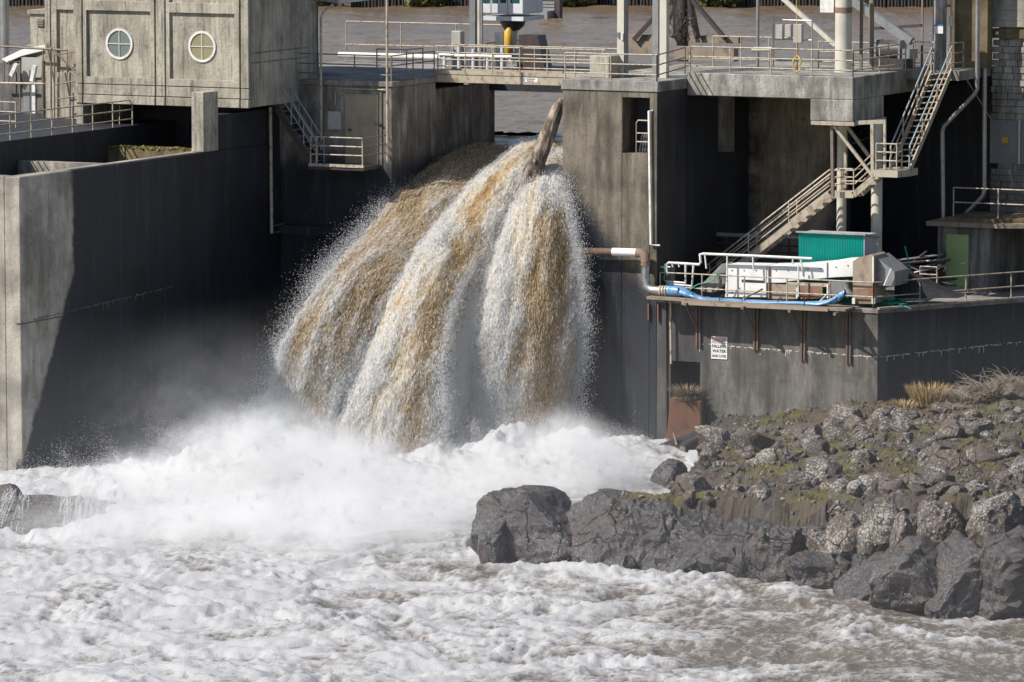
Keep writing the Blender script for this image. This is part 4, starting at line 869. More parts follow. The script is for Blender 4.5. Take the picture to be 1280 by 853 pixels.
# teal shed
Ys = 2.0; e = bx(998, 293, 1080, 335, Ys); zt_ = e[3]
ts = thing('teal_shed', 'small teal corrugated shed with grey roof behind the white trough', 'shed', ((e[0]+e[1])/2,Ys,ZP))
MB().box(e[0]+.02,e[1]-.02,Ys+.06,Ys+1.35,ZP,zt_).build('core', MAT['teal_side'], ts)
nrib = 40; vs=[]; fs=[]
for i in range(nrib*2+1):
    x = e[0]+(e[1]-e[0])*i/(nrib*2); y = Ys + (.0 if i%2 else .05); vs += [(x,y,ZP),(x,y,zt_)]
for i in range(nrib*2): fs.append((2*i,2*i+2,2*i+3,2*i+1))
MB().add(vs, fs).build('corrugated_front', MAT['teal'], ts)
MB().box(e[1]-.02,e[1]+.01,Ys+.02,Ys+1.35,ZP,zt_-.03).build('side_sheet', MAT['teal_side'], ts)
MB().add([(e[0]-.08,Ys-.12,zt_+.02),(e[1]+.1,Ys-.12,zt_+.02),(e[1]+.1,Ys+1.5,zt_-.22),(e[0]-.08,Ys+1.5,zt_-.22),(e[0]-.08,Ys-.12,zt_+.09),(e[1]+.1,Ys-.12,zt_+.09),(e[1]+.1,Ys+1.5,zt_-.15),(e[0]-.08,Ys+1.5,zt_-.15)],
    [(0,3,2,1),(4,5,6,7),(0,1,5,4),(1,2,6,5),(2,3,7,6),(3,0,4,7)]).build('roof', MAT['roof_sheet'], ts)
# columns under the haunch and the steel frame
for x, Y, rr, lab in ((1052,5.2,.2,'tan round column under the haunch, left one behind the stair landing'),(1096,5.2,.23,'tan round column under the haunch, right one behind the stair landing')):
    q = on(x, 240, Y=Y); MB().tube([(q[0],Y,ZP),(q[0],Y,HZ0-.05)], rr, 18).build('round_column', MAT['beige2'], label=lab, cat='column')
fr = thing('steel_frame', 'beige braced steel frame under the concrete haunch', 'frame', (6,5,-5))
Yf = 3.05; G = lambda x,y,Y=Yf: on(x,y,Y=Y)
MB().bar(G(1040,154),G(1041,247), .12).build('post', MAT['rail_dark'], fr); MB().bar(G(1090.5,152),G(1091,222), .13).build('post', MAT['beige'], fr)
MB().bar(G(1106,150),G(1106,212), .1).build('post', MAT['beige'], fr); MB().bar(G(1057,156,4.5),G(1057,235,4.5), .12).build('post', MAT['beige'], fr)
MB().bar(G(1042,157),G(1090,219), .12).build('brace', MAT['beige'], fr); MB().bar(G(1058,157,4.4),G(1086,195,4.4), .12).build('brace', MAT['beige'], fr)
MB().bar(G(1041,155),G(1107,152), .12,.16).build('head_beam', MAT['beige'], fr)
# --- stairs on the right
YS0, YS1 = 3.4, 4.25
S = lambda x,y,Y=YS0: on(x,y,Y=Y)
sr = thing('lower_stair', 'long beige steel stair descending left to the platform under the deck', 'stair', (3,5.5,ZP))
t0, t1 = S(1037,243), S(884,362)
for yy in (YS0, YS1): MB().bar((t0[0],yy,t0[2]),(t1[0],yy,t1[2]-.05), .06,.26).build('stringer', MAT['beige'], sr)
nst = 15
for i in range(nst):
    f = (i+.5)/nst; c_ = t0+(t1-t0)*f; MB().box(c_[0]-.15,c_[0]+.15,YS0+.03,YS1-.03,c_[2]-.03,c_[2]+.02).build('tread', MAT['beige'], sr)
for yy in (YS0, YS1):
    o_ = A3(0,yy-YS0,0); up_ = A3(0,0,1)
    for k_, h_ in ((1,1.0),(0,.68),(0,.36)):
        pts = [t1+o_+up_*h_, t0+o_+up_*h_]
        if k_: pts += [t0+o_+up_*(h_-.02)+A3(.1,0,.03), t0+o_+A3(.15,0,.8), t0+o_+A3(.15,0,0)]
        MB().tube(pts, .032, 7).build('handrail' if k_ else 'rail', MAT['rail'], sr)
    for f in (.33,.66,.98): c_ = t0+(t1-t0)*f+o_; MB().tube([c_, c_+up_*1.0], .03, 7).build('post', MAT['rail'], sr)
# mid landing with short flight
ml = thing('mid_landing', 'beige steel landing with railings between the two stair flights', 'landing', (8,5.5,-5))
l0, l1, l2, l3 = S(1039,244), S(1067,244), S(1091,223), S(1104,223)
for a_, b_ in ((l0,l1),(l1,l2)):
    for yy in (YS0,YS1): MB().bar((a_[0],yy,a_[2]),(b_[0],yy,b_[2]), .06,.24).build('fascia', MAT['beige'], ml)
    for k_ in range(3):
        f = (k_+.5)/3; c_ = a_+(b_-a_)*f; MB().box(c_[0]-.16,c_[0]+.16,YS0,YS1,c_[2],c_[2]+.04).build('tread', MAT['beige'], ml)
    for h_ in (.45,.72,1.0): MB().tube([a_+A3(.05,0,h_),b_+A3(0,0,h_)], .03, 7).build('rail', MAT['rail'], ml)
    for h_ in (.5,1.0): MB().tube([a_+A3(.05,YS1-YS0,h_),b_+A3(0,YS1-YS0,h_)], .03, 7).build('rail', MAT['rail'], ml)
for c_ in (l1,l2): MB().tube([c_,c_+A3(0,0,1.0)], .03, 7).build('post', MAT['rail'], ml)
Yl = 2.9
e = bx(1092, 213, 1122, 222, Yl); lx1 = on(1137,215,Y=3.7)[0]; zl = e[3]
MB().prism([(e[0],Yl),(e[1],Yl),(lx1,3.7),(lx1,4.6),(e[0],4.6)], zl-.28, zl).build('floor', MAT['beige'], ml)
for a_, b_ in (((e[0]+.1,Yl+.02),(e[1]-.05,Yl+.02)),((e[1]-.05,Yl+.02),(lx1-.3,3.6))):
    for h_ in (.38,.72,1.06): MB().tube([(*a_,zl+h_),(*b_,zl+h_)], .03, 7).build('rail', MAT['rail'], ml)
for q in ((e[0]+.1,Yl+.02),(e[1]-.05,Yl+.02),(e[0]+.55,Yl+.5),(lx1-.3,3.6)): MB().tube([(*q,zl),(*q,zl+1.06)], .03, 7).build('post', MAT['rail'], ml)
# upper flight
us = thing('upper_stair', 'steep steel stair with open treads rising to the deck at right', 'stair', (9,6.5,zl))
uA0, uA1 = on(1165,90,Y=8.7), on(1190,88,Y=8.7); uB0, uB1 = on(1113,214,Y=4.0), on(1137,214,Y=4.0)
for a_, b_ in ((uA0,uB0),(uA1,uB1)): MB().bar(a_,b_, .06,.24).build('stringer', MAT['beige'], us)
nst = 17
for i in range(nst):
    f = (i+.5)/nst; a_ = uA0+(uB0-uA0)*f; b_ = uA1+(uB1-uA1)*f
    MB().add([a_+A3(.04,-.13,0),b_+A3(-.04,-.13,0),b_+A3(-.04,.13,0),a_+A3(.04,.13,0),a_+A3(.04,-.13,.04),b_+A3(-.04,-.13,.04),b_+A3(-.04,.13,.04),a_+A3(.04,.13,.04)],
        [(0,3,2,1),(4,5,6,7),(0,1,5,4),(1,2,6,5),(2,3,7,6),(3,0,4,7)]).build('tread', MAT['rail'], us)
for a_, b_ in ((uA0,uB0),(uA1,uB1)):
    MB().tube([a_+A3(0,0,1.0),b_+A3(0,0,1.0),b_+A3(0,-.05,.0)], .036, 7).build('handrail', MAT['rail_grey'], us); MB().tube([a_+A3(0,0,.55),b_+A3(0,0,.55)], .03, 7).build('rail', MAT['rail'], us)
    for f in (.02,.35,.7): c_ = a_+(b_-a_)*f; MB().tube([c_,c_+A3(0,0,1.0)], .03, 7).build('post', MAT['rail'], us)
# --- downpipes at right
Yd = 9.4
MB().tube([on(1222,-10,Y=Yd),on(1221.5,112,Y=Yd),on(1217,119,Y=Yd),on(1180,158,Y=Yd),on(1178,164,Y=Yd),on(1179,275,Y=Yd)], .09, 12).build('downpipe', MAT['galv'], label='silver downpipe with a long diagonal offset at right', cat='pipe')
Yd = 11.2
MB().tube([on(1231,-10,Y=Yd),on(1230.5,238,Y=Yd),on(1229,245,Y=Yd),on(1207,268,Y=Yd)], .1, 12).build('downpipe', MAT['galv'], label='straight silver downpipe on the powerhouse corner with kicked foot', cat='pipe')
lm = thing('wall_lamp', 'small bare lamp on a thin arm on the powerhouse wall', 'lamp', on(1248,40,Y=11.9))
MB().tube([on(1232,36,Y=11.6),on(1242,36.5,Y=11.6),on(1246,41,Y=11.6)], .02, 6).build('arm', MAT['rail_dark'], lm); MB().tube([on(1246,40,Y=11.6),on(1246.5,43.5,Y=11.6)], [.09,.06], 8).build('bulb', MAT['sign'], lm)
# --- green-door shed
shd = thing('pump_shed', 'grey concrete shed with green door and flat overhanging roof', 'shed', (11,9,ZP))
x0, x1, yF = 9.05, 11.45, 7.95; e = bx(1173, 283, 1241, 366, yF); zr = e[3]
MB().box(x0,x1,yF,10.9,ZP,zr).build('wall', MAT['shed'], shd); MB().box(x1,16,yF+2.2,10.9,ZP,zr-.02).build('rear_wall', MAT['shed'], shd)
MB().prism([(x0-.35,yF-.45),(x1+.3,yF-.45),(16,yF+1.6),(16,11.2),(x0-.35,11.2)], zr, zr+.18).build('roof', MAT['wood'], shd)
MB().prism([(x0+.3,yF-.1),(x1+.1,yF-.1),(16,yF+2),(16,11.1),(x0+.3,11.1)], zr+.18, zr+.34).build('roof_felt', MAT['moss_conc'], shd)
e2 = bx(1182.5, 293, 1210.5, 358, yF-.04); dd = MB().box(e2[0],e2[1],yF-.05,yF,e2[2],e2[3]).build('door', MAT['green_door'], shd, label='pale green door with stained upper half', bevel=.01)
MB().box(e2[0]-.07,e2[0],yF-.04,yF,e2[2],e2[3]+.07).build('door_frame', MAT['shed'], shd); MB().box(e2[0],e2[1],yF-.04,yF,ZP+.02,e2[2]-.01).build('threshold', MAT['conc_beam'], shd)
MB().tube([(e2[1]-.3,yF-.1,e2[2]+.95),(e2[1]-.12,yF-.1,e2[2]+.98)], .03, 8).build('door_handle', MAT['sign'], dd)
MB().box(x0+.75+.2,x1-.05,yF-.02,yF,ZP+.15,zr-.05).build('panel', MAT['shed'], shd) if False else None
railing([(x0+.55,yF+.3,zr+.34),(13.5,yF+.3,zr+.34)], 1.2, 'thin railing on the roof of the grey pump shed', 'rail', rails=(1.,.5), every=2.5)
railing([on(1150,370,Y=5.2)*A3(1,1,0)+A3(0,0,ZP), on(1171,370,Y=5.2)*A3(1,1,0)+A3(0,0,ZP)], 1.25, 'short railing in the gap left of the green-door shed', rails=(1.,.75,.4), every=.7)
db = thing('pipe_heap', 'heap of dark pipes and timber between teal shed and green door', 'scrap heap', (8,7,ZP))
for j in range(16):
    a_ = on(1103+random.random()*20, 340+random.random()*20, Y=6.8); MB().tube([(a_[0],6.6+random.random(),ZP+.1+random.random()*1.3),(a_[0]+1.6+random.random()*.8,7.2+random.random()*.8,ZP+.3+random.random()*1.4)], .05, 6).build('pipe', MAT['dark_metal'] if j%3 else MAT['grey_metal'], db)
MB().tube([on(1131,308,Y=6.4),on(1140,345,Y=6.4)], .03, 6).build('green_rod', MAT['green_cord'], label='thin green rod standing in the scrap heap', cat='rod')
# orange plate and dead grass in the niche
e = bx(835, 497, 880, 545, -.5)
MB().add([(e[0],-.75,e[2]-.3),(e[1],-.75,e[2]-.3),(e[1],-.2,e[2]-.3),(e[0],-.2,e[2]-.3),(e[0]+.12,-.55,e[3]),(e[1]-.1,-.55,e[3]-.1),(e[1]-.1,-.2,e[3]-.1),(e[0]+.12,-.2,e[3])],
    [(0,3,2,1),(4,5,6,7),(0,1,5,4),(1,2,6,5),(2,3,7,6),(3,0,4,7)]).build('orange_plate', MAT['terracotta'], label='orange rusted plate below the wall niche', cat='plate', bevel=.05)
# --- left yard: rail, shed, frame, kiosk
railing([(-22.1,-20,-2.25),(-22.1,-4,-2.25)], 1.05, 'rusty railing receding along the basin beside the left yard', 'rail', every=1.6)
railing([(-29,-7.5,-2.25),(-25.6,-7.5,-2.25)], 1.05, 'rusty railing crossing the yard in front of the left shed', 'rail', every=1.6)
Yk = .6; e = bx(5, 62, 57, 165, Yk)
ys = thing('yard_shed', 'pale yard shed with white door at the far left edge', 'shed', ((e[0]+e[1])/2,Yk,-2.25))
MB().box(e[0]-1.5,e[1]-.1,Yk,Yk+2,-2.25,e[3]-.6).build('wall', MAT['shed'], ys)
MB().extr([on(2,74,Y=Yk-.1),on(27,62,Y=Yk-.1),on(60,55,Y=Yk-.1),on(60,62,Y=Yk-.1),on(27,70,Y=Yk-.1),on(8,78,Y=Yk-.1)],(0,2,0)).build('roof', MAT['white'], ys)
for x0_,x1_,mt,nm in ((29,37,'grey_metal','side_door'),(38,44,'rail_white','door')):
    ee = bx(x0_,92,x1_,166,Yk-.05); MB().box(ee[0],ee[1],Yk-.05,Yk,ee[2],ee[3]).build(nm, MAT[mt], ys)
ee = bx(27,72,53,97,Yk-.08); MB().box(ee[0],ee[1],Yk-.08,Yk,ee[2],ee[3]).build('panel', MAT['box_grey'], ys)
for (x0_,y0_,x1_,y1_) in ((14,95,21,80),(40,102,44,82)): MB().bar(on(x0_,y0_,Y=Yk-.4),on(x1_,y1_,Y=Yk-.4), .17).build('lamp_head', MAT['rail_white'], ys)
MB().tube([on(0,104,Y=Yk-.4),on(56,105,Y=Yk-.4)], .05, 7).build('lamp_rail', MAT['rail'], ys)
for x in (5,11,25,53): MB().tube([on(x,76,Y=Yk-.4),on(x,104 if x<20 else 150,Y=Yk-.4)], .03, 6).build('hanger', MAT['rail_dark'], ys)
lf = thing('pipe_gantry', 'rusty pipe gantry with diagonal strut left of the house', 'gantry', on(75,165,Y=-2.3))
K = lambda x,y: on(x,y,Y=-2.3)
for a_,b_,w_ in (((0,58),(84,63),.09),((59,55),(105,101),.09),((59,56),(68,105),.07),((68,68),(68,166),.06),((72,97),(72,166),.06),((68,69),(92,65),.06),((68,106),(98,101),.06),((71,124),(98,120),.06),((84,63),(84,104),.04),((54,62),(54,160),.05)):
    MB().tube([K(*a_),K(*b_)], w_/2, 6).build('pipe', MAT['rail_dark'], lf)
e = bx(38, 14, 57, 62, 4); kk = thing('kiosk', 'small concrete kiosk with brown louvre beside the river at far left', 'kiosk', (e[0],4,-2.25))
MB().box(e[0],e[1]+1,4,6,-2.25,e[3]-.12).build('wall', MAT['conc_house'], kk); MB().box(e[0]-.1,e[1]+1,3.9,6.1,e[3]-.12,e[3]+.05).build('roof', MAT['conc_house'], kk)
ee = bx(47,24,55,34,3.98); MB().box(ee[0],ee[1],3.96,4,ee[2],ee[3]).build('louvre_frame', MAT['rail_dark'], kk)
for k_ in range(3): MB().box(ee[0]+.03,ee[1]-.03,3.93,3.97,ee[2]+.04+.1*k_,ee[2]+.1+.1*k_).build('slat', MAT['wood'], kk)
p = on(6, 60, Y=6); MB().tube([(p[0],6,-2.25),(p[0],6,7)], .2, 14).build('grey_mast', MAT['galv'], label='thick grey mast at the far left edge by the river', cat='mast')
railing([(-33,5.5,-2.25+1.2),(on(58,50,Y=5.5)[0],5.5,-2.25+1.2)], 1.4, 'thin rusty railing by the river at the far left', 'rail', rails=(1.,.1), every=2.5)
# ================================================================== WATER
def water_mat(name, amber, tan_, white, rough=.35, fine=19., flow=False):
    m, t, bs = nodes(name); pos = N(t, 'ShaderNodeNewGeometry').outputs['Position']
    at = N(t, 'ShaderNodeAttribute'); at.attribute_name = 'foam'
    if flow:
        cu = N(t, 'ShaderNodeCombineXYZ')
        for k_, an in enumerate(('fu', 'fv')):
            av = N(t, 'ShaderNodeAttribute'); av.attribute_name = an; L(t, av.outputs['Fac'], cu.inputs[k_])
        pos = cu.outputs[0]; n1 = noise_f(t, pos, fine, 5, .72, (1.3,.28,1)); n2 = noise_f(t, pos, fine*.25, 4, .65, (1.3,.2,1))
    else:
        n1 = noise_f(t, pos, fine, 5, .7)
        ds = N(t, 'ShaderNodeVectorMath', operation='ADD'); sc_ = N(t, 'ShaderNodeVectorMath', operation='SCALE'); nz_ = N(t, 'ShaderNodeTexNoise'); nz_.inputs['Scale'].default_value = 1.3; nz_.inputs['Detail'].default_value = 4
        L(t, pos, nz_.inputs['Vector']); L(t, nz_.outputs['Color'], sc_.inputs[0]); sc_.inputs['Scale'].default_value = 1.1; L(t, pos, ds.inputs[0]); L(t, sc_.outputs[0], ds.inputs[1])
        vr = N(t, 'ShaderNodeTexVoronoi'); vr.feature = 'DISTANCE_TO_EDGE'; vr.inputs['Scale'].default_value = 1.5; L(t, ds.outputs[0], vr.inputs['Vector'])
        v2 = N(t, 'ShaderNodeTexVoronoi'); v2.feature = 'DISTANCE_TO_EDGE'; v2.inputs['Scale'].default_value = 4.0; L(t, ds.outputs[0], v2.inputs['Vector'])
        n2 = math_(t, 'SUBTRACT', 1.02, math_(t, 'ADD', math_(t, 'MULTIPLY', vr.outputs['Distance'], 1.5), math_(t, 'MULTIPLY', v2.outputs['Distance'], 1.2)))
    f = math_(t, 'ADD', at.outputs['Fac'], math_(t, 'MULTIPLY', math_(t, 'SUBTRACT', n1, .5), .75)); f = math_(t, 'ADD', f, math_(t, 'MULTIPLY', math_(t, 'SUBTRACT', n2, .5), .5))
    L(t, ramp(t, f, [(.12, amber), (.42, tan_), (.72, white)]), bs.inputs['Base Color'])
    L(t, mrange(t, f, .12, .45, .2, .85), bs.inputs['Roughness']); bs.inputs['IOR'].default_value = 1.33; bs.inputs['Specular IOR Level'].default_value = .22
    bump(t, bs, math_(t, 'ADD', n1, n2), .4, .04)
    tl = N(t, 'ShaderNodeBsdfTranslucent'); L(t, bs.inputs['Base Color'].links[0].from_socket, tl.inputs[0]); ms = N(t, 'ShaderNodeMixShader'); L(t, mrange(t, f, .2, .7, .05, .30), ms.inputs[0])
    L(t, bs.outputs[0], ms.inputs[1]); L(t, tl.outputs[0], ms.inputs[2]); L(t, ms.outputs[0], t.nodes['Material Output'].inputs[0]); return m
MAT['fall'] = water_mat('falling_water', (.30,.175,.065), (.50,.39,.25), (.70,.665,.59), flow=True)
MAT['fall_brown'] = water_mat('brown_falling_water', (.22,.155,.09), (.36,.28,.19), (.62,.59,.54), flow=True)
MAT['tail'] = water_mat('churning_water', (.13,.11,.09), (.31,.295,.285), (.57,.57,.58), .4, 6.)
m, t, bs = nodes('spray_drop'); bs.inputs['Base Color'].default_value = (.82,.82,.82,1); bs.inputs['Roughness'].default_value = .6; MAT['drop'] = m
tn = N(t, 'ShaderNodeBsdfTranslucent'); tn.inputs[0].default_value = (.82,.82,.84,1); mx = N(t, 'ShaderNodeMixShader'); mx.inputs[0].default_value = .4
L(t, bs.outputs[0], mx.inputs[1]); L(t, tn.outputs[0], mx.inputs[2]); L(t, mx.outputs[0], t.nodes['Material Output'].inputs[0])
m, t, bs = nodes('tan_drop'); bs.inputs['Base Color'].default_value = (.58,.43,.235,1); bs.inputs['Roughness'].default_value = .5; MAT['drop_tan'] = m
def drops(name, P, size, mat, label, cat='spray', stretch=None, dirs=None, elong=6.):
    n = len(P); base = np.array([[1,1,1],[1,-1,-1],[-1,1,-1],[-1,-1,1]], float) * .6
    A_ = RNG.normal(size=(n,3)); A_ /= np.linalg.norm(A_,axis=1)[:,None]; B_ = np.cross(A_, RNG.normal(size=(n,3))); B_ /= np.linalg.norm(B_,axis=1)[:,None]; C_ = np.cross(A_,B_)
    Rm = np.stack([A_,B_,C_],1); V = np.einsum('kj,nji->nki', base, Rm) * np.asarray(size)[:,None,None]
    if stretch is not None: V = V * np.array(stretch)
    if dirs is not None: V = V + dirs[:,None,:]*(np.einsum('nki,ni->nk', V, dirs)*(elong-1)*RNG.uniform(.5,1.5,(n,1)))[:,:,None]
    V = (V + P[:,None,:]).reshape(-1,3); i = np.arange(n)*4
    F_ = np.concatenate([np.stack([i,i+1,i+2],1),np.stack([i,i+3,i+1],1),np.stack([i,i+2,i+3],1),np.stack([i+1,i+3,i+2],1)])
    return np_mesh(name, V, F_, MAT[mat], label=label, cat=cat, kind='stuff', off=np.array([P[:,0].mean(),P[:,1].mean(),P[:,2].min()]))
def ribbon(name, Lp, Rp, nt, ns, bulge, seed, amp, foam_fn, mat, label):
    Lc, Rc = catmull(Lp, nt), catmull(Rp, nt); s = np.linspace(0,1,ns)
    P = Lc[:,None,:]*(1-s)[None,:,None] + Rc[:,None,:]*s[None,:,None]
    dt = np.gradient(P, axis=0); ds = np.gradient(P, axis=1); nr = np.cross(dt, ds); nr /= np.linalg.norm(nr,axis=2)[:,:,None]+1e-9
    sg = np.sign(-nr[:,:,1].mean()); nr *= sg
    ln = np.concatenate([[0],np.cumsum(np.linalg.norm(np.diff((Lc+Rc)/2,axis=0),axis=1))]); wd = np.linalg.norm(Rc-Lc,axis=1)
    u = (s[None,:]*wd[:,None]); v = np.repeat(ln[:,None],ns,1); tt = v/ln[-1]
    co = np.stack([u.ravel(), v.ravel(), np.full(u.size, seed*7.7)],1)
    fl = sstep(.08,.35,tt).ravel()
    big = fbm(co*np.array([.9,.28,1]), 3); mid = fbm(co*np.array([2.6,.55,1])+5, 4, gain=.6); fin = fbm(co*np.array([6.5,2.4,1])+9, 3, gain=.65); fn2 = fbm(co*np.array([16,8,1])+19, 2, gain=.7)
    a = amp*(.12+.88*fl); sS = np.repeat(s[None,:],nt,0).ravel()
    d = bulge*np.sin(pi*sS)**.55*sstep(.05,.3,tt).ravel() + a*(1.0*big+.30*mid) + a*(.16*fin+.13*fn2)
    Pn = P.reshape(-1,3) + nr.reshape(-1,3)*d[:,None]
    lat = fl*(.35*fbm(co*np.array([1,1.5,1])+31,4,gain=.6))*np.abs(2*sS-1)**3; Pn += (ds/ (np.linalg.norm(ds,axis=2)[:,:,None]+1e-9)).reshape(-1,3)*lat[:,None]
    foam = np.clip(foam_fn(sS, tt.ravel(), big, mid, fin) + .30*fn2*fl, 0, 1)
    i = np.arange((nt-1)*ns).reshape(nt-1,ns)[:,:-1].ravel(); F_ = np.stack([i,i+1,i+ns+1,i+ns],1)
    o = np_mesh(name, Pn, F_, MAT[mat], True, {'foam': foam, 'fu': u.ravel(), 'fv': v.ravel()+seed*13}, label=label, cat='waterfall', kind='stuff', off=np.array([Pn[:,0].mean(),Pn[:,1].mean(),Pn[:,2].min()]))
    tn_ = dt/(np.linalg.norm(dt,axis=2)[:,:,None]+1e-9); return Pn, nr.reshape(-1,3), tt.ravel(), sS, foam, tn_.reshape(-1,3)
AL = [(-12.2,12,-3.6),(-12.1,7.0,-3.6),(-12.05,3.5,-4.25),(-12,0,-5.25),(-12,-2.6,-6.5),(-12,-5.0,-7.5),(-12,-7.1,-8.5),(-12,-9.6,-10.2),(-12.1,-10.6,-11.8),(-12.3,-11.2,-13.7),(-12.3,-11.4,-15)]
AR = [(-9.0,12,-3.6),(-9.1,7.0,-3.6),(-9.3,4.0,-4.3),(-9.5,1.8,-5.3),(-9.5,-.8,-6.4),(-9.5,-2.6,-7.2),(-9.5,-4.2,-8.0),(-9.6,-6.3,-10.0),(-9.7,-7.8,-11.8),(-9.8,-9.1,-13.4),(-9.8,-9.9,-15)]
BL = [(x+.0,y,z+.02) for x,y,z in AR]; BL[0] = (-9.2,12,-3.62); BL[1] = (-9.4,7.0,-3.62)
BR = [(-6.8,12,-3.6),(-6.9,7.0,-3.6),(-7.0,4,-4.15),(-7,1.8,-4.8),(-7,-.4,-6.0),(-7,-2,-7.4),(-7,-4.2,-8.9),(-6.9,-5.2,-9.9),(-6.7,-6.1,-11.8),(-6.4,-6.6,-13.3),(-6.2,-7.1,-15)]
CL = [(-6.9,12,-3.6),(-6.8,7,-3.62),(-6.4,3.0,-4.2),(-6.2,.9,-4.8),(-6.2,-1.3,-6.2),(-6.2,-2.6,-7.9),(-6.2,-3.5,-9.7),(-6.3,-4.1,-11.2),(-6.3,-4.4,-12.6),(-6.3,-4.5,-15)]
CR = [(-4.25,12,-3.6),(-4.25,7,-3.6),(-4.25,3.0,-4.0),(-4.2,.3,-4.25),(-3.7,-.4,-5.5),(-3.4,-.6,-7.0),(-3.25,-.65,-8.8),(-3.2,-.7,-10.4),(-3.25,-.9,-12.3),(-3.4,-1.2,-15)]
fa = lambda s,t,b,m_,f: np.clip(.02 + .35*sstep(.05,.12,t)*np.exp(-((t-.14)/.06)**2)*(m_>.12) + .40*sstep(.2,.6,t) + .9*b*t + .5*m_ + .35*f + .45*np.exp(-(s/.10)**2)*sstep(.25,.7,t) + .35*np.exp(-((1-s)/.12)**2)*sstep(.2,.5,t) + .12*t, 0, 1)
fb_ = lambda s,t,b,m_,f: np.clip(.75*sstep(.14,.34,t) + .9*b*.7 + .7*m_ + .3*f + .35*np.exp(-(s/.28)**2) - .45*np.exp(-((s-.72)/.2)**2)*sstep(.2,.35,t), 0, 1)
fc = lambda s,t,b,m_,f: np.clip(1.0*sstep(.17,.24,t) - .85*sstep(.30,.70,t)*np.exp(-((s-.62)/.30)**2) + .9*b*.8 + .65*m_ + .3*f, 0, 1)
RA = ribbon('brown_water_sheet', AL, AR, 470, 124, .35, 1, .24, fa, 'fall_brown', 'smooth brown left sheet of the spilling water')
RB = ribbon('white_water_sheet', BL, BR, 470, 124, .75, 2, .34, fb_, 'fall', 'churning white and tan middle sheet of the spilling water')
RC = ribbon('amber_water_sheet', CL, CR, 450, 130, .85, 3, .36, fc, 'fall', 'foaming right sheet of the spilling water with amber core')
# recessed veil between the middle and right sheets
DL = [(x-.6,y+.55,z-.2) for x,y,z in BR[1:]]; DRr = [(x+.4,y+.9,z-.15) for x,y,z in [CL[1]]+CL[1:]]
ribbon('shaded_water_veil', DL, DRr, 200, 40, .1, 4, .25, lambda s,t,b,m_,f: np.clip(.55*sstep(.1,.3,t)+.8*m_+.5*b+.3,0,1), 'fall', 'shaded veil of water in the gap between the falling sheets')
LASTD = []
def take_dirs():
    d = np.concatenate(LASTD); LASTD.clear(); return d/np.linalg.norm(d,axis=1)[:,None]
def spray_from(R, n, off, tmin, sel=None, edge=None, tan_=False):
    P, nr, tt, ss, fo, tg = R; w_ = (tt > tmin).astype(float)*(.15+tt)*((1.05-fo)**1.5 if tan_ else (.06+fo**2))
    if edge is not None: w_ = (tt > tmin)*edge(ss)*(.2+tt)
    idx = RNG.choice(len(P), n, p=w_/w_.sum()); e_ = np.abs(RNG.normal(size=n))*off*(.3+tt[idx])
    LASTD.append(tg[idx] + RNG.normal(size=(n,3))*.11)
    return P[idx] + nr[idx]*e_[:,None] + RNG.normal(size=(n,3))*.05
S1 = np.concatenate([spray_from(RB, 35000, .12, .16), spray_from(RC, 38000, .13, .16), spray_from(RA, 25000, .10, .30)])
drops('white_spray', S1, RNG.uniform(.003,.009,len(S1)), 'drop', 'white spray strands flung from the faces of the falling sheets', dirs=take_dirs(), elong=13.)
S2 = np.concatenate([spray_from(RB, 16000, .07, .2, tan_=True), spray_from(RC, 20000, .07, .22, tan_=True), spray_from(RA, 25000, .07, .16, tan_=True)])
drops('tan_spray', S2, RNG.uniform(.003,.009,len(S2)), 'drop_tan', 'tan muddy strands on the falling sheets', dirs=take_dirs(), elong=14.)
def edge_spray(R, n, side, spread, tmin):
    P, nr, tt, ss, fo, tg = R; ed = lambda s: np.exp(-((s if side < 0 else 1-s)/.05)**2)
    p = spray_from(R, n, .2, tmin, edge=ed); k = np.abs(RNG.normal(size=n))**1.3*spread; p[:,0] += side*k*.8; p[:,1] -= k*.35; p[:,2] += RNG.normal(size=n)*.15
    return p
S3 = np.concatenate([edge_spray(RA, 30000, -1, .36, .36), edge_spray(RC, 36000, 1, .34, .2), edge_spray(RB, 17000, 1, .30, .2), edge_spray(RC, 10000, -1, .3, .25)])
drops('edge_spray', S3, np.where(RNG.random(len(S3)) < .8, RNG.uniform(.003,.0095,len(S3)), RNG.uniform(.006,.012,len(S3))), 'drop', 'fine spray fringing the edges of the falling sheets', dirs=take_dirs(), elong=3.)

# ---- tailwater
def AD(P): d = P - CAM[None,:2]; return d[:,0]*_c + d[:,1]*_s, -d[:,0]*_s + d[:,1]*_c
def XY(a, d): return CAM[0] + a*_c - d*_s, CAM[1] + a*_s + d*_c
def ad_of(x, y, Z): P = Q(x, y, Z=Z)[None,:2]; a, d = AD(P); return a[0], d[0]
MOUND = [(-11.2,-23.0,2.0,2.0),(-8.8,-22.4,2.4,2.0),(-6.8,-21.0,1.7,2.0),(-6.2,-13.5,1.4,1.8),(-2.8,-7.8,1.9,1.5),(-.8,-6.0,1.7,1.4),(.6,-4.4,.9,1.2),(-14.2,-22.0,1.3,1.9),(-4.6,-10.5,1.3,1.6),(-12.0,-24.5,.9,2.6),(-8.5,-20.0,1.0,2.8),(-4.5,-13.5,.8,2.4),(-.5,-9.0,.6,2.2),(-8,-26,.6,3.0)]
def mound(X, Y): 
    h = 0
    for x, y, hh, sg in MOUND: h = np.maximum(h, hh*np.exp(-((X-x)**2+(Y-y)**2)/(2*sg*sg))) if not np.isscalar(h) else hh*np.exp(-((X-x)**2+(Y-y)**2)/(2*sg*sg))
    return h
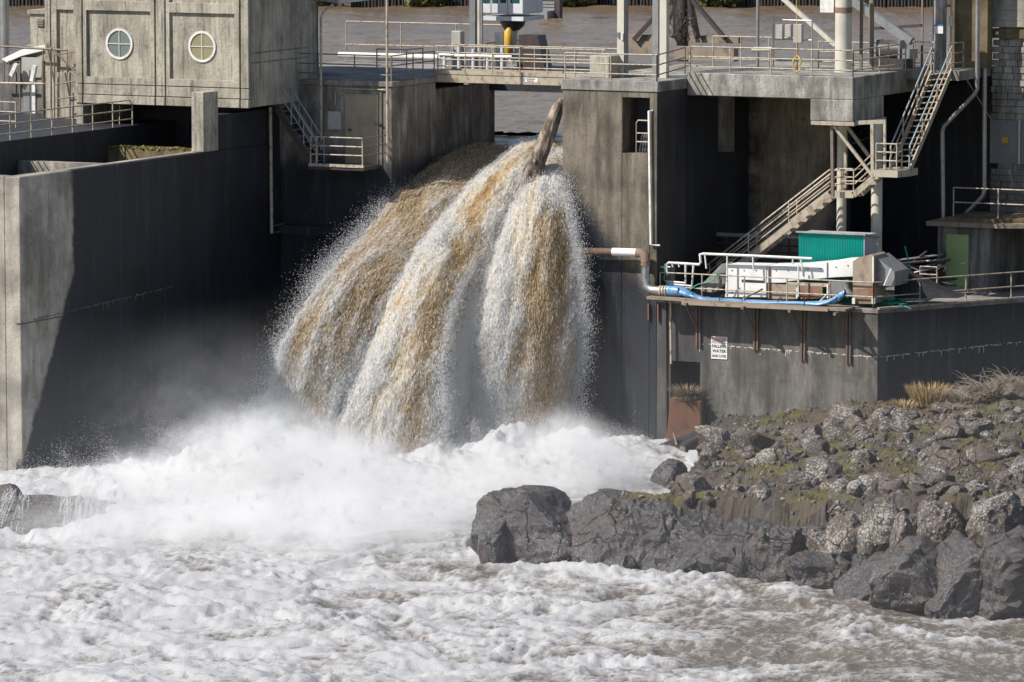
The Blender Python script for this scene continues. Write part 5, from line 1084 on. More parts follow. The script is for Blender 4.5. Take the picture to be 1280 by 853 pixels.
def tail_height(X, Y):
    a, d = AD(np.stack([X,Y],1)); co = np.stack([a, d, np.zeros_like(a)],1)
    wrp = np.stack([fbm(co*.22+3,2), fbm(co*.22+9,2), np.zeros_like(a)],1)*1.6
    c1 = co + wrp; mo = mound(X, Y)
    sw = fbm(c1*np.array([.13,.17,1]),2)*.55; r1 = fbm(c1*np.array([.42,.5,1])+7,3,ridged=True); r2 = fbm(c1*np.array([1.2,1.35,1])+2,3,ridged=True); r3 = fbm(c1*np.array([3.4,3.4,1])+8,3,gain=.6)
    calm = 1 - .35*sstep(2,14,a)*sstep(172,158,d)
    cr = np.zeros_like(a)
    for (x0,y0,x1,y1,wd_) in ((1085,777,1150,792,.5),(1150,792,1215,804,.45),(985,742,1040,762,.4),(1040,762,1078,792,.35),(700,705,830,726,.5),(850,722,930,730,.4),(250,760,420,775,.8),(620,800,800,815,.7)):
        p0_ = np.array(ad_of(x0,y0,ZW+.2)); p1_ = np.array(ad_of(x1,y1,ZW+.2)); e_ = p1_-p0_; tq = np.clip(((a-p0_[0])*e_[0]+(d-p0_[1])*e_[1])/(e_@e_),0,1)
        cr = np.maximum(cr, np.exp(-((a-p0_[0]-tq*e_[0])**2+(d-p0_[1]-tq*e_[1])**2)/(2*wd_*wd_)))
    cr = np.clip(cr*(.35+1.1*fbm(co*.6+40,3)+.8*r3+.4*r2),0,1.2)
    r4 = fbm(c1*np.array([7.5,6,1])+4,3,gain=.65)
    z = sw + (.32*(r1-.4) + .10*(r2-.4) + .045*r3 + .024*r4)*calm
    z += mo*(.62+.40*fbm(co*.55+11,4)+.09*r2+.06*r3+.04*r4)
    z = z + .20*cr; foam = .24 + .55*cr + .42*(r2-.3) + .45*(r1-.3) + .95*fbm(c1*np.array([.24,.30,1])+21,4) + .42*r3 + .32*r4 + .6*np.clip(mo,0,1) + .25*sstep(6,-10,a) - .42*sstep(3,11,a)*sstep(176,160,d)
    return z, np.clip(foam,0,1)
na, nd = 580, 390
aa = np.linspace(-26,27,na); dd_ = 128 + (206-128)*np.linspace(0,1,nd)**1.0
Ag, Dg = np.meshgrid(aa, dd_); X_, Y_ = XY(Ag.ravel(), Dg.ravel()); z_, fo_ = tail_height(X_, Y_)
i = np.arange((nd-1)*na).reshape(nd-1,na)[:,:-1].ravel()
o = np_mesh('churning_river', np.stack([X_,Y_,ZW+z_],1), np.stack([i,i+1,i+na+1,i+na],1), MAT['tail'], True, {'foam': fo_}, kind='structure')
# spray above the splash and crests
n = 520000; idx = RNG.integers(0, len(X_), n); mo = mound(X_[idx], Y_[idx]); keep = RNG.random(n) < np.clip(mo/1.4,0,1); idx = idx[keep]; mo = mo[keep]
lum = np.clip(.5+1.3*fbm(np.stack([X_[idx]*.8,Y_[idx]*.8,np.zeros(len(idx))],1),3),0,2)
hgt = np.abs(RNG.normal(size=len(idx)))*(.50*mo+.05)*lum
S4 = np.stack([X_[idx]+RNG.normal(size=len(idx))*.12, Y_[idx]+RNG.normal(size=len(idx))*.12, ZW+z_[idx]+hgt],1)
print('splash drops', len(S4))
drops('splash_spray', S4, RNG.uniform(.004,.015,len(S4)), 'drop', 'white splash spray leaping where the falls hit the river')
def at_px(x, y, d): r = ray(x, y); t_ = d/(-r[0]*_s + r[1]*_c); return CAM + r*t_
# bursts of thrown water over the plunge
BU = []
for k in range(80):
    x_, y_, h_, sg_ = MOUND[RNG.choice(len(MOUND), p=np.array([m_[2]**1.6 for m_ in MOUND])/sum(m_[2]**1.6 for m_ in MOUND))]
    c0 = np.array([x_+RNG.normal()*sg_*.75, y_+RNG.normal()*sg_*.75, ZW+h_*.55]); nb = int(RNG.uniform(250,900)); dm = np.array([RNG.normal()*1.3+.2, RNG.normal()*1.3-.6, RNG.uniform(2.2,5.0)*(.55+.3*h_)])
    vj = dm[None]*RNG.uniform(.55,1.1,(nb,1)) + RNG.normal(size=(nb,3))*np.array([.75,.75,.55]); tj = RNG.uniform(.05,.75,(nb,1))
    BU.append(c0[None] + vj*tj + np.array([0,0,-4.9])*tj*tj)
for (x_,y_,d_) in ((150,610,176),(200,600,177),(250,585,177),(300,570,177.5),(340,560,177.5),(390,575,177),(440,590,176),(480,610,175),(230,640,172),(330,630,172),(420,640,171),(520,640,173),(690,575,183),(730,570,183),(770,585,183),(650,600,181),(120,625,174)):
    for k in range(4):
        c0 = at_px(x_+RNG.normal()*22, y_+8+RNG.normal()*10, d_+RNG.normal()*.6); nb = int(RNG.uniform(400,1100)); dm = np.array([RNG.normal()*1.0, RNG.normal()*1.0-.4, RNG.uniform(1.6,4.2)])
        vj = dm[None]*RNG.uniform(.5,1.1,(nb,1)) + RNG.normal(size=(nb,3))*np.array([.6,.6,.5]); tj = RNG.uniform(.03,.6,(nb,1)); BU.append(c0[None] + vj*tj + np.array([0,0,-4.9])*tj*tj)
BU = np.concatenate(BU); BU = BU[BU[:,2] > ZW+.2]; BU = BU[(BU[:,0] > -17.2) | (BU[:,1] < -20.8)]; BU = BU[(BU[:,1] < -.1)]; print('burst', len(BU))
drops('thrown_spray', BU, RNG.uniform(.004,.014,len(BU)), 'drop', 'bursts of thrown spray above the foot of the falls')
w_ = np.clip(fo_-.8,0,1)*np.clip(z_-.15,0,1)*np.exp(-mound(X_,Y_)); NC = 18000; idx = RNG.choice(len(X_), NC, p=w_/w_.sum())
S5 = np.stack([X_[idx]+RNG.normal(size=NC)*.08, Y_[idx]+RNG.normal(size=NC)*.08, ZW+z_[idx]+np.abs(RNG.normal(size=NC))*.05],1)
drops('crest_spray', S5, RNG.uniform(.007,.02,NC), 'drop', 'small white flecks tossed from the wave crests')

def at_px(x, y, d): r = ray(x, y); t_ = d/(-r[0]*_s + r[1]*_c); return CAM + r*t_
# ---- mist hanging over the plunge
def mist():
    m = bpy.data.materials.new('plunge_mist'); m.use_nodes = True; t = m.node_tree; t.nodes.clear()
    out = N(t, 'ShaderNodeOutputMaterial'); vol = N(t, 'ShaderNodeVolumePrincipled'); vol.inputs['Color'].default_value = (.99,.99,.99,1); vol.inputs['Anisotropy'].default_value = 0.0
    pos = N(t, 'ShaderNodeNewGeometry').outputs['Position']; sep = N(t, 'ShaderNodeSeparateXYZ'); L(t, pos, sep.inputs[0])
    dens = None
    for (x,y,z,sx,sz,k) in MISTS:
        sub = N(t, 'ShaderNodeVectorMath', operation='SUBTRACT'); L(t, pos, sub.inputs[0]); sub.inputs[1].default_value = (x,y,z)
        mul = N(t, 'ShaderNodeVectorMath', operation='MULTIPLY'); L(t, sub.outputs[0], mul.inputs[0]); mul.inputs[1].default_value = (1/sx,1/sx,1/sz)
        ln = N(t, 'ShaderNodeVectorMath', operation='LENGTH'); L(t, mul.outputs[0], ln.inputs[0])
        v = mrange(t, ln.outputs['Value'], 1.0, 0.0, 0., k); dens = v if dens is None else math_(t, 'ADD', dens, v)
    nz = mrange(t, math_(t, 'ADD', noise_f(t, pos, .45, 3, .6), math_(t, 'MULTIPLY', math_(t, 'SUBTRACT', noise_f(t, pos, 2.4, 4, .7), .5), 1.0)), .36, .68, .05, 2.3)
    L(t, math_(t, 'MULTIPLY', dens, math_(t, 'MULTIPLY', nz, .72)), vol.inputs['Density']); L(t, vol.outputs[0], out.inputs['Volume'])
    o = MB().box(-17.29, 7.5, -44, -.6, ZW-.6, -7.5).build('plunge_mist', m, label='white mist hanging over the foot of the falls', cat='mist', kind='stuff')
MISTS = [(*at_px(x_,y_,d_), sx_, sz_, k_) for x_,y_,d_,sx_,sz_,k_ in ((330,590,181,4.2,3.3,1.0),(240,610,180,4.2,2.6,.9),(420,615,179,4.2,2.8,.9),(160,630,178,3.6,2.0,.7),(300,650,174,5.0,2.0,.55),(430,660,172,5.0,2.0,.5),(520,640,176,4.4,2.2,.6),(120,665,173,4.0,1.5,.35),(700,592,187,3.2,3.0,1.1),(760,600,187,2.8,2.4,.9),(620,610,184,3.4,2.4,.8))] + [(-11,-17,-13,7,5.2,.035),(-14,-13,-14,7,6,.03)]
mist()
m = bpy.data.materials.new('drifting_spray'); m.use_nodes = True; t = m.node_tree; t.nodes.clear(); out = N(t, 'ShaderNodeOutputMaterial'); vol = N(t, 'ShaderNodeVolumePrincipled')
vol.inputs['Color'].default_value = (.97,.97,.99,1); vol.inputs['Density'].default_value = .0013; L(t, vol.outputs[0], out.inputs['Volume'])
MB().box(-60, 60, -75, 14, -17.5, -8.4).build('drifting_spray', m, label='thin drifting spray over the whole tailwater', cat='mist', kind='stuff')

# ================================================================== ROCKS
import bmesh
def ico(level):
    b = bmesh.new(); bmesh.ops.create_icosphere(b, subdivisions=level, radius=1); V = np.array([v.co[:] for v in b.verts]); F_ = np.array([[v.index for v in f.verts] for f in b.faces]); b.free(); return V, F_
ICO = {k: ico(k) for k in (3, 4, 5)}
def rock_shape(seed, level, cuts=14, rough=.10, blocky=.35):
    V, F_ = ICO[level]; rg = np.random.default_rng(seed); V = V.copy()
    V = np.sign(V)*np.abs(V)**(1-blocky*.55)
    for k in range(cuts):
        n_ = rg.normal(size=3); n_ /= np.linalg.norm(n_); h = rg.uniform(.62,.92); dd = V@n_ - h; V -= np.outer(np.maximum(dd,0)*.94, n_)
    r = fbm(V*1.4+seed*3.1,3)*rough*1.7 + fbm(V*3.2+seed,4,gain=.55,ridged=True)*rough*.75; V = V*(1+r)[:,None]
    mx_ = np.abs(V).max(0); return V/mx_, F_
def rock_mat(name, c1, c2, lichen, wet, rnd):
    m, t, bs = nodes(name); geo = N(t, 'ShaderNodeNewGeometry'); pos = geo.outputs['Position']; oi = N(t, 'ShaderNodeObjectInfo')
    b = mix(t, ramp(t, noise_f(t, pos, 2.2, 6, .65), [(.35, g3(0.)), (.68, g3(1.))]), c1, c2)
    b = mix(t, math_(t, 'MULTIPLY', oi.outputs['Random'], rnd), b, (.13,.10,.085))
    b = mix(t, ramp(t, noise_f(t, pos, 11, 6, .75), [(.5, g3(0.)), (.75, g3(.6))]), b, (.035,.033,.035))
    sp = ramp(t, math_(t, 'ADD', noise_f(t, pos, 12, 5, .75, off=(5,2,8)), math_(t, 'MULTIPLY', noise_f(t, pos, .6, 3, .5), .4)), [(.74, g3(0.)), (.79, g3(lichen))])
    b = mix(t, sp, b, (.50,.48,.45))
    nd_ = N(t, 'ShaderNodeTexNoise'); nd_.inputs['Scale'].default_value = .9; nd_.inputs['Detail'].default_value = 4; L(t, pos, nd_.inputs['Vector']); va = N(t, 'ShaderNodeVectorMath', operation='ADD'); L(t, pos, va.inputs[0]); L(t, nd_.outputs['Color'], va.inputs[1])
    vo = N(t, 'ShaderNodeTexVoronoi'); vo.feature = 'DISTANCE_TO_EDGE'; vo.inputs['Scale'].default_value = .7; L(t, va.outputs[0], vo.inputs['Vector']); ck = math_(t, 'MAXIMUM', mrange(t, vo.outputs['Distance'], 0., .03), mrange(t, noise_f(t, pos, .8, 3, .5, off=(6,6,1)), .44, .52))
    b = mix(t, ck, (.010,.009,.009), b)
    b = mix(t, ramp(t, noise_f(t, pos, .9, 4, .6, off=(2,9,4)), [(.52, g3(0.)), (.64, g3(.5))]), b, (.085,.058,.04) if wet else (.12,.085,.055))
    L(t, b, bs.inputs['Base Color'])
    L(t, mrange(t, noise_f(t, pos, 3.5, 4), .35, .65, .22 if wet else .7, .6 if wet else .95), bs.inputs['Roughness']); bs.inputs['Specular IOR Level'].default_value = .6 if wet else .3
    bump(t, bs, math_(t, 'ADD', math_(t, 'ADD', noise_f(t, pos, 7, 8, .7), noise_f(t, pos, 24, 4, .7)), math_(t, 'MULTIPLY', ck, 1.5)), .7, .06); return m
MAT['rock_wet'] = rock_mat('wet_basalt', (.022,.020,.023), (.045,.041,.046), .18, True, .22)
MAT['rock_dry'] = rock_mat('lichened_basalt', (.050,.042,.038), (.12,.098,.085), .6, False, .5)
def shelf():
    CP = [(625,640,-12.5),(720,640,-12.5),(800,650,-12.6),(880,665,-12.7),(960,680,-12.6),(1040,680,-12.3),(1110,670,-11.9),(1200,640,-11.5),(1270,640,-11.5),(700,630,-12.9),(800,616,-13.3),(900,600,-13.1),(1000,590,-12.6),(1100,580,-12.2),(1200,570,-11.9),(1280,560,-11.7),
          (850,560,-14.2),(880,550,-13.9),(930,538,-13.5),(980,528,-13.2),(1097,510,-12.75),(1200,497,-12.2),(1280,488,-11.9),(1400,480,-11.6),(1400,600,-11.5)]
    return np.array([(*ad_of(x,y,z), z) for x,y,z in CP])
SH = shelf()
POLY = np.array([(-1.0,168.6),(2.1,166.6),(5.1,166),(6.9,165),(9.0,163),(11.1,158.8),(13,157.3),(18,156.5),(30,154),(30,216),(9,206),(7.2,197),(6.3,189),(6.0,180),(4.2,176),(1.5,173.5),(-.8,171.5)])
def poly_sdf(a, d):
    p = np.stack([a,d],1); n = len(POLY); dist = np.full(len(a), 1e9); ins = np.zeros(len(a), bool)
    for k in range(n):
        v0, v1 = POLY[k], POLY[(k+1)%n]; e_ = v1-v0; w2 = p-v0; tt = np.clip((w2@e_)/(e_@e_),0,1); dist = np.minimum(dist, np.linalg.norm(w2-tt[:,None]*e_,axis=1))
        c_ = ((v0[1] > p[:,1]) != (v1[1] > p[:,1])) & (p[:,0] < (v1[0]-v0[0])*(p[:,1]-v0[1])/(v1[1]-v0[1]+1e-12)+v0[0]); ins ^= c_
    return np.where(ins, dist, -dist)
def shelf_z(a, d):
    w2 = 1/(((a[:,None]-SH[None,:,0])**2 + ((d[:,None]-SH[None,:,1])*.5)**2 + .4)**1.6); zb_ = (w2*SH[None,:,2]).sum(1)/w2.sum(1)
    co = np.stack([a,d*.8,np.zeros_like(a)],1); s_ = poly_sdf(a,d) - 1.3*sstep(178,170,d)*sstep(-1,3,a) - 1.2*sstep(178,170,d) + .9*fbm(co*.45+3,4)
    rough = .30*fbm(co*.45,3) + .24*fbm(co*.9+5,4,ridged=True) + .12*fbm(co*3.1+2,4,gain=.6) + .035*fbm(co*8,3,gain=.6)
    k = sstep(-.4,1.6,s_+.35*fbm(co*1.6+13,3,ridged=True)); return -16.2 + (zb_+rough+16.2)*k
na2, nd2 = 340, 400; Ag, Dg = np.meshgrid(np.linspace(-3.5,24,na2), np.linspace(153,209,nd2)); ag, dg_ = Ag.ravel(), Dg.ravel(); zz = shelf_z(ag, dg_); Xs, Ys_ = XY(ag, dg_)
i = np.arange((nd2-1)*na2).reshape(nd2-1,na2)[:,:-1].ravel(); F_ = np.stack([i,i+1,i+na2+1,i+na2],1)
F_ = F_[(zz[F_] > -16.1).any(1)]
def shelf_mat():
    m, t, bs = nodes('rock_shelf'); geo = N(t, 'ShaderNodeNewGeometry'); pos = geo.outputs['Position']; sep = N(t, 'ShaderNodeSeparateXYZ'); L(t, pos, sep.inputs[0]); sn = N(t, 'ShaderNodeSeparateXYZ'); L(t, geo.outputs['Normal'], sn.inputs[0]); up = mrange(t, sn.outputs[2], .45, .75)
    b = mix(t, ramp(t, noise_f(t, pos, 1.6, 6, .7), [(.35, g3(0.)), (.65, g3(1.))]), (.045,.038,.036), (.11,.092,.08))
    b = mix(t, ramp(t, noise_f(t, pos, .7, 5, .6, off=(4,4,0)), [(.44, g3(0.)), (.58, g3(.85))]), b, (.10,.066,.042))
    b = mix(t, ramp(t, noise_f(t, pos, .34, 5, .62, (1,.6,1), off=(1,7,0)), [(.46, g3(0.)), (.55, g3(.9))], mul=up), b, mix(t, noise_f(t, pos, 5, 4), (.065,.06,.014), (.15,.125,.035)))
    b = mix(t, ramp(t, noise_f(t, pos, 5.5, 6, .75, off=(9,2,8)), [(.63, g3(0.)), (.70, g3(.85))]), b, (.42,.40,.37))
    wet = mrange(t, math_(t, 'ADD', sep.outputs[2], math_(t, 'MULTIPLY', noise_f(t, pos, .8, 4), .8)), -12.6, -13.3)
    b = mix(t, math_(t, 'MULTIPLY', wet, .8), b, (.045,.043,.046)); L(t, b, bs.inputs['Base Color'])
    L(t, mrange(t, wet, 0., 1., .9, .4), bs.inputs['Roughness']); bump(t, bs, math_(t, 'ADD', noise_f(t, pos, 4, 8, .75), noise_f(t, pos, 16, 5, .7)), .8, .1); return m
np_mesh('rock_ground', np.stack([Xs,Ys_,zz],1), F_, shelf_mat(), False, kind='structure')
def at_px(x, y, d): r = ray(x, y); t_ = d/(-r[0]*_s + r[1]*_c); return CAM + r*t_
def boulder(seed, x, y, wpx, hpx, d, label, mat, level=4, depth=.8, rot=0., group=None, cuts=14, blocky=.5, rough=.09):
    V, F2 = rock_shape(seed, level, cuts, rough, blocky); sx, sz = wpx*d/FOC/2, hpx*d/FOC/2; V = V*np.array([sx, max(sx,sz)*depth, sz])
    cr, sr_ = cos(rot), sin(rot); V = np.stack([V[:,0]*cr-V[:,2]*sr_, V[:,1], V[:,0]*sr_+V[:,2]*cr],1)
    V = V @ np.array([[_c,_s,0],[-_s,_c,0],[0,0,1]]); p = at_px(x, y, d); o = np_mesh('boulder', V+p, F2, MAT[mat], False, off=np.array([p[0],p[1],p[2]-sz]), label=label, cat='boulder')
    if group: o['group'] = group
    return o
G1 = 'boulders along the water edge'
for k, (x,y,w_,h_,d,mat,lab) in enumerate((
    (674,683,116,104,168.4,'rock_wet','biggest wet black boulder forming the nose of the rock shelf'),
    (622,690,34,66,168.0,'rock_wet','narrow wet rock at the tip of the shelf nose'),
    (757,684,82,96,167.4,'rock_wet','square wet boulder right of the shelf nose'),
    (808,690,60,88,167.0,'rock_wet','tall split boulder, third from the shelf nose'),
    (858,694,76,78,166.6,'rock_wet','fan-fractured shiny boulder, fourth from the shelf nose'),
    (905,706,46,62,165.8,'rock_wet','small dark waterline boulder right of the fan-fractured one'),
    (935,703,52,76,165.5,'rock_wet','slanted grey slab leaning at the waterline under the green moss'),
    (974,704,60,70,164.6,'rock_wet','mossy-topped dark boulder above the brown shallows'),
    (1022,722,70,48,163.0,'rock_wet','flat wet ledge rock at the brown eddy'),
    (1034,702,32,26,163.2,'rock_dry','small pale angular stone on the dark waterline rocks'),
    (1062,676,52,58,162.8,'rock_dry','rounded tan boulder above the brown eddy'),
    (1104,662,46,64,162.0,'rock_dry','upright tan boulder in the middle of the slope edge'),
    (1135,690,62,80,160.6,'rock_dry','brown blocky rock at the top of the right cliff'),
    (1086,742,60,62,160.6,'rock_wet','dark undercut rock at the left foot of the right cliff'),
    (1150,738,92,92,159.2,'rock_wet','white-spotted dark cliff block at right, left half'),
    (1208,736,78,96,158.6,'rock_wet','white-spotted dark cliff block at right, middle'),
    (1262,734,80,110,158.2,'rock_wet','dark misty cliff block at the right edge'),
    (1178,664,58,66,160.4,'rock_dry','cracked tan block on the rim of the right cliff'),
    (1238,662,72,78,159.8,'rock_dry','broad pale-topped block on the rim of the right cliff'),
    (1180,598,62,62,172.0,'rock_dry','large pale lichened boulder standing up from the slope'),
    (1208,612,34,36,170.5,'rock_dry','round pale boulder touching the large lichened boulder'),
    (1246,596,74,46,173.0,'rock_dry','long lichened rock right of the large boulder'),
    (1186,632,44,34,167.5,'rock_dry','squat pale rock below the large lichened boulder'),
    (1012,636,46,36,174.0,'rock_dry','grey pointed rock in the middle of the mossy slope'),
    (1088,604,30,28,178.0,'rock_dry','pale rock beside the green moss patch'),
    (838,596,44,34,183.0,'rock_wet','dark boulder with tan end at the edge of the splash'),
    (772,628,60,22,175.0,'rock_wet','low wet rock awash behind the shelf nose'))):
    kx, ky = (1.5, 1.34) if (mat == 'rock_wet' and d < 170) else (1.2, 1.2)
    boulder(40+k, x, y-(ky-1)*h_*.22, w_*kx, h_*ky, d, lab, mat, 5 if w_ > 55 else 4, group=G1, cuts=9 if mat=='rock_wet' else 7, blocky=.62 if mat=='rock_wet' else .35, rough=.15, depth=1.0, rot=random.uniform(-.12,.12))
for k in range(30):      # lesser blocks filling the broken rim between the named ones
    x = 905 + 375*(k+random.random())/30; yw = np.interp(x, (600,720,830,900,985,1075,1140,1300), (716,722,724,728,742,765,772,775)); up_ = random.choice((.12,.3,.55,.85)); top_y = np.interp(x, (600,830,960,1110,1280), (640,660,680,672,640))
    dl = np.interp(x, (600,720,830,985,1075,1140,1300), (168.4,167.2,166.6,164.0,160.8,159.2,158.4)) + up_*1.6
    w2 = random.uniform(24,48); boulder(300+k, x, yw-8+(top_y-yw)*up_, w2, w2*random.uniform(.7,1.25), dl, 'lesser basalt block wedged in the broken rim of the rock shelf', 'rock_wet' if up_ < .6 else 'rock_dry', 4, group='lesser blocks in the shelf rim', blocky=.55, rot=random.uniform(-.4,.4))
for k in range(16):     # blocks along the upper lip behind the front row
    x = 700 + 400*(k+random.random())/16; dl = np.interp(x, (700,830,985,1100), (170.6,169.6,167.4,164.6)); w2 = random.uniform(36,66)
    boulder(400+k, x, np.interp(x, (700,830,960,1100), (652,664,676,668)), w2, w2*random.uniform(.55,.8), dl, 'weathered flat-topped block along the upper lip of the rock shelf', 'rock_dry' if k%3 == 0 else 'rock_wet', 4, group='blocks along the upper lip', blocky=.55, rough=.14, cuts=7, depth=1.1, rot=random.uniform(-.2,.2))
# left ledge awash
boulder(91, 74, 654, 160, 100, 178.0, 'dark rounded ledge with water pouring over it at far left', 'rock_wet', 5, .7, blocky=.6, group=G1)
boulder(92, 6, 652, 64, 96, 178.6, 'dark rock at the left edge beside the pouring ledge', 'rock_wet', 4, .7, group=G1)
boulder(93, 134, 656, 60, 80, 178.4, 'small dark rock at the right end of the pouring ledge', 'rock_wet', 4, .7, group=G1)
# loose stones
shapes = []
for k in range(12):
    V, F2 = rock_shape(200+k, 3, 12, .13, .3); me_o = np_mesh('stone', V, F2, MAT['rock_dry']); shapes.append(me_o.data); bpy.data.objects.remove(me_o)
n_ = 0; tries = 0
while n_ < 285 and tries < 6000:
    tries += 1; y_px = random.uniform(508, 700); x_px = random.uniform(860, 1285); zg = -12.4; a0, d0 = ad_of(x_px, y_px, zg)
    if poly_sdf(np.array([a0]),np.array([d0]))[0] < .8: continue
    X0_, Y0_ = XY(a0,d0)
    if Y0_ > -.4 and X0_ < 9.8: continue
    if X0_ >= 9.6 and (Y0_+.6) > (X0_-9.6)*1.77: continue
    z0_ = shelf_z(np.array([a0]),np.array([d0]))[0]; s_ = min(.8, .15*math.exp(abs(random.gauss(0,.75)))) 
    o = bpy.data.objects.new('stone', shapes[n_%12]); col.objects.link(o); o.location = (X0_,Y0_,z0_+s_*.25); o.rotation_euler = (random.uniform(-.4,.4),random.uniform(-.4,.4),random.uniform(0,6.3))
    o.scale = (s_*random.uniform(.8,1.35),s_*random.uniform(.8,1.2),s_*random.uniform(.6,1.0))
    tag(o, 'loose lichen-spotted stone lying on the rocky slope below the low wall', 'stone', 'loose stones on the rocky slope'); n_ += 1
# finer rubble
n = 2600; ag = RNG.uniform(-.5,19,n); dg_ = RNG.uniform(157,203,n); ok = poly_sdf(ag,dg_) > .5; ag, dg_ = ag[ok], dg_[ok]; cl_ = fbm(np.stack([ag*.5,dg_*.4,np.zeros_like(ag)],1),3) > -.12; ag, dg_ = ag[cl_], dg_[cl_]
zg = shelf_z(ag,dg_); Xr, Yr_ = XY(ag,dg_); V0, F0 = ico(1); nv = len(V0); sz = RNG.uniform(.04,.13,len(ag)); allV = []; 
Vr = V0[None]*(1+RNG.uniform(-.3,.3,(len(ag),nv,1)))*(sz[:,None,None]*RNG.uniform(.7,1.3,(len(ag),1,3))) + np.stack([Xr,Yr_,zg+sz*.3],1)[:,None]
Fr_ = (F0[None]+ (np.arange(len(ag))*nv)[:,None,None]).reshape(-1,3)
np_mesh('rubble', Vr.reshape(-1,3), Fr_, MAT['rock_dry'], label='fine broken rubble scattered over the rocky slope', cat='rubble', kind='stuff')

# ================================================================== LOGS, STREAMS, PLANTS
def log_obj(p0, p1, r0, r1, label, seed, mat):
    p0, p1 = np.array(p0), np.array(p1); ax = p1-p0; ln = np.linalg.norm(ax); ax /= ln; u_ = np.cross(ax,(0,1,.2)); u_ /= np.linalg.norm(u_); v_ = np.cross(ax,u_)
    nl, nk = 70, 36; t_ = np.linspace(0,1,nl)[:,None]; th_ = np.linspace(0,2*pi,nk,endpoint=False)[None,:]
    co = np.stack([np.cos(th_)+0*t_, np.sin(th_)+0*t_, t_*ln*.35+0*th_],2).reshape(-1,3)*1.5+seed
    r = ((r0+(r1-r0)*t_)+0*th_).ravel()*(1+.30*fbm(co,3)+.22*fbm(co*np.array([4,4,.8]),3,ridged=True)); r *= (1-.5*sstep(.93,1,(t_+0*th_).ravel()))*(1-.25*sstep(.05,0,(t_+0*th_).ravel()))
    C0 = (p0[None]+ax[None]*(t_*ln)); wob = np.stack([.03*np.sin(3*t_[:,0]+seed),0*t_[:,0],0*t_[:,0]],1); C0 = C0+wob
    V = np.repeat(C0,nk,0) + r[:,None]*(np.cos(np.tile(th_[0],nl))[:,None]*u_+np.sin(np.tile(th_[0],nl))[:,None]*v_)
    F2 = [(a*nk+b, a*nk+(b+1)%nk, (a+1)*nk+(b+1)%nk, (a+1)*nk+b) for a in range(nl-1) for b in range(nk)]
    mb = MB(); mb.add(V, F2, True); mb.add(V[:nk],[tuple(range(nk))[::-1]]); mb.add(V[-nk:],[tuple(range(nk))]); return mb
m, t, bs = nodes('driftwood'); tc = N(t,'ShaderNodeTexCoord').outputs['Object']
b = mix(t, ramp(t, noise_f(t, tc, 3.2, 6, .7, (1,1,.28)), [(.40,g3(0.)),(.62,g3(1.))]), (.05,.033,.025), (.36,.29,.22)); L(t, b, bs.inputs['Base Color']); bs.inputs['Roughness'].default_value = .8
bump(t, bs, noise_f(t, tc, 6, 6, .7, (1,1,.2)), .8, .08); MAT['drift'] = m
pT, pB = Q(702,124,Y=.35), Q(652,258,Y=-.6)
lo = thing('drift_log', 'big weathered driftwood log lodged upright at the lip of the falls', 'log', pB)
log_obj(pB, pT, .42, .20, '', 3., 'drift').build('trunk', MAT['drift'], lo)
kn = pB + (pT-pB)*.42; MB().tube([kn, kn+A3(.05,-.5,.05)], [.12,.07], 8).build('branch_stub', MAT['drift'], lo)
for k in range(5):
    b0 = pT + A3(random.uniform(-.1,.1),random.uniform(-.1,.1),-.5); MB().tube([b0, b0+(pT-pB)/np.linalg.norm(pT-pB)*random.uniform(.5,1.0)+A3(random.uniform(-.08,.08),0,0)], [.07,.012], 6).build('splinter', MAT['drift'], lo)
q0, q1 = Q(812,575,Y=-3.2), Q(882,548,Y=-1.4)
l2_ = thing('fallen_log', 'dark wet log lying below the orange rusted plate', 'log', q0); log_obj(q0,q1,.38,.34,'',8.,'x').build('trunk', MAT['log_wet'], l2_)
MB().tube([Q(853,561,Y=-2.75),Q(853.5,561,Y=-2.95)], .11, 10).build('branch_stub', MAT['ply'], l2_); MB().tube([Q(880,547,Y=-1.6),Q(899,531,Y=-1.2)], [.07,.04], 6).build('branch', MAT['rust'], l2_); MB().tube([Q(846,556,Y=-2.6),Q(842,541,Y=-2.6)], [.05,.03], 6).build('branch', MAT['ply'], l2_)
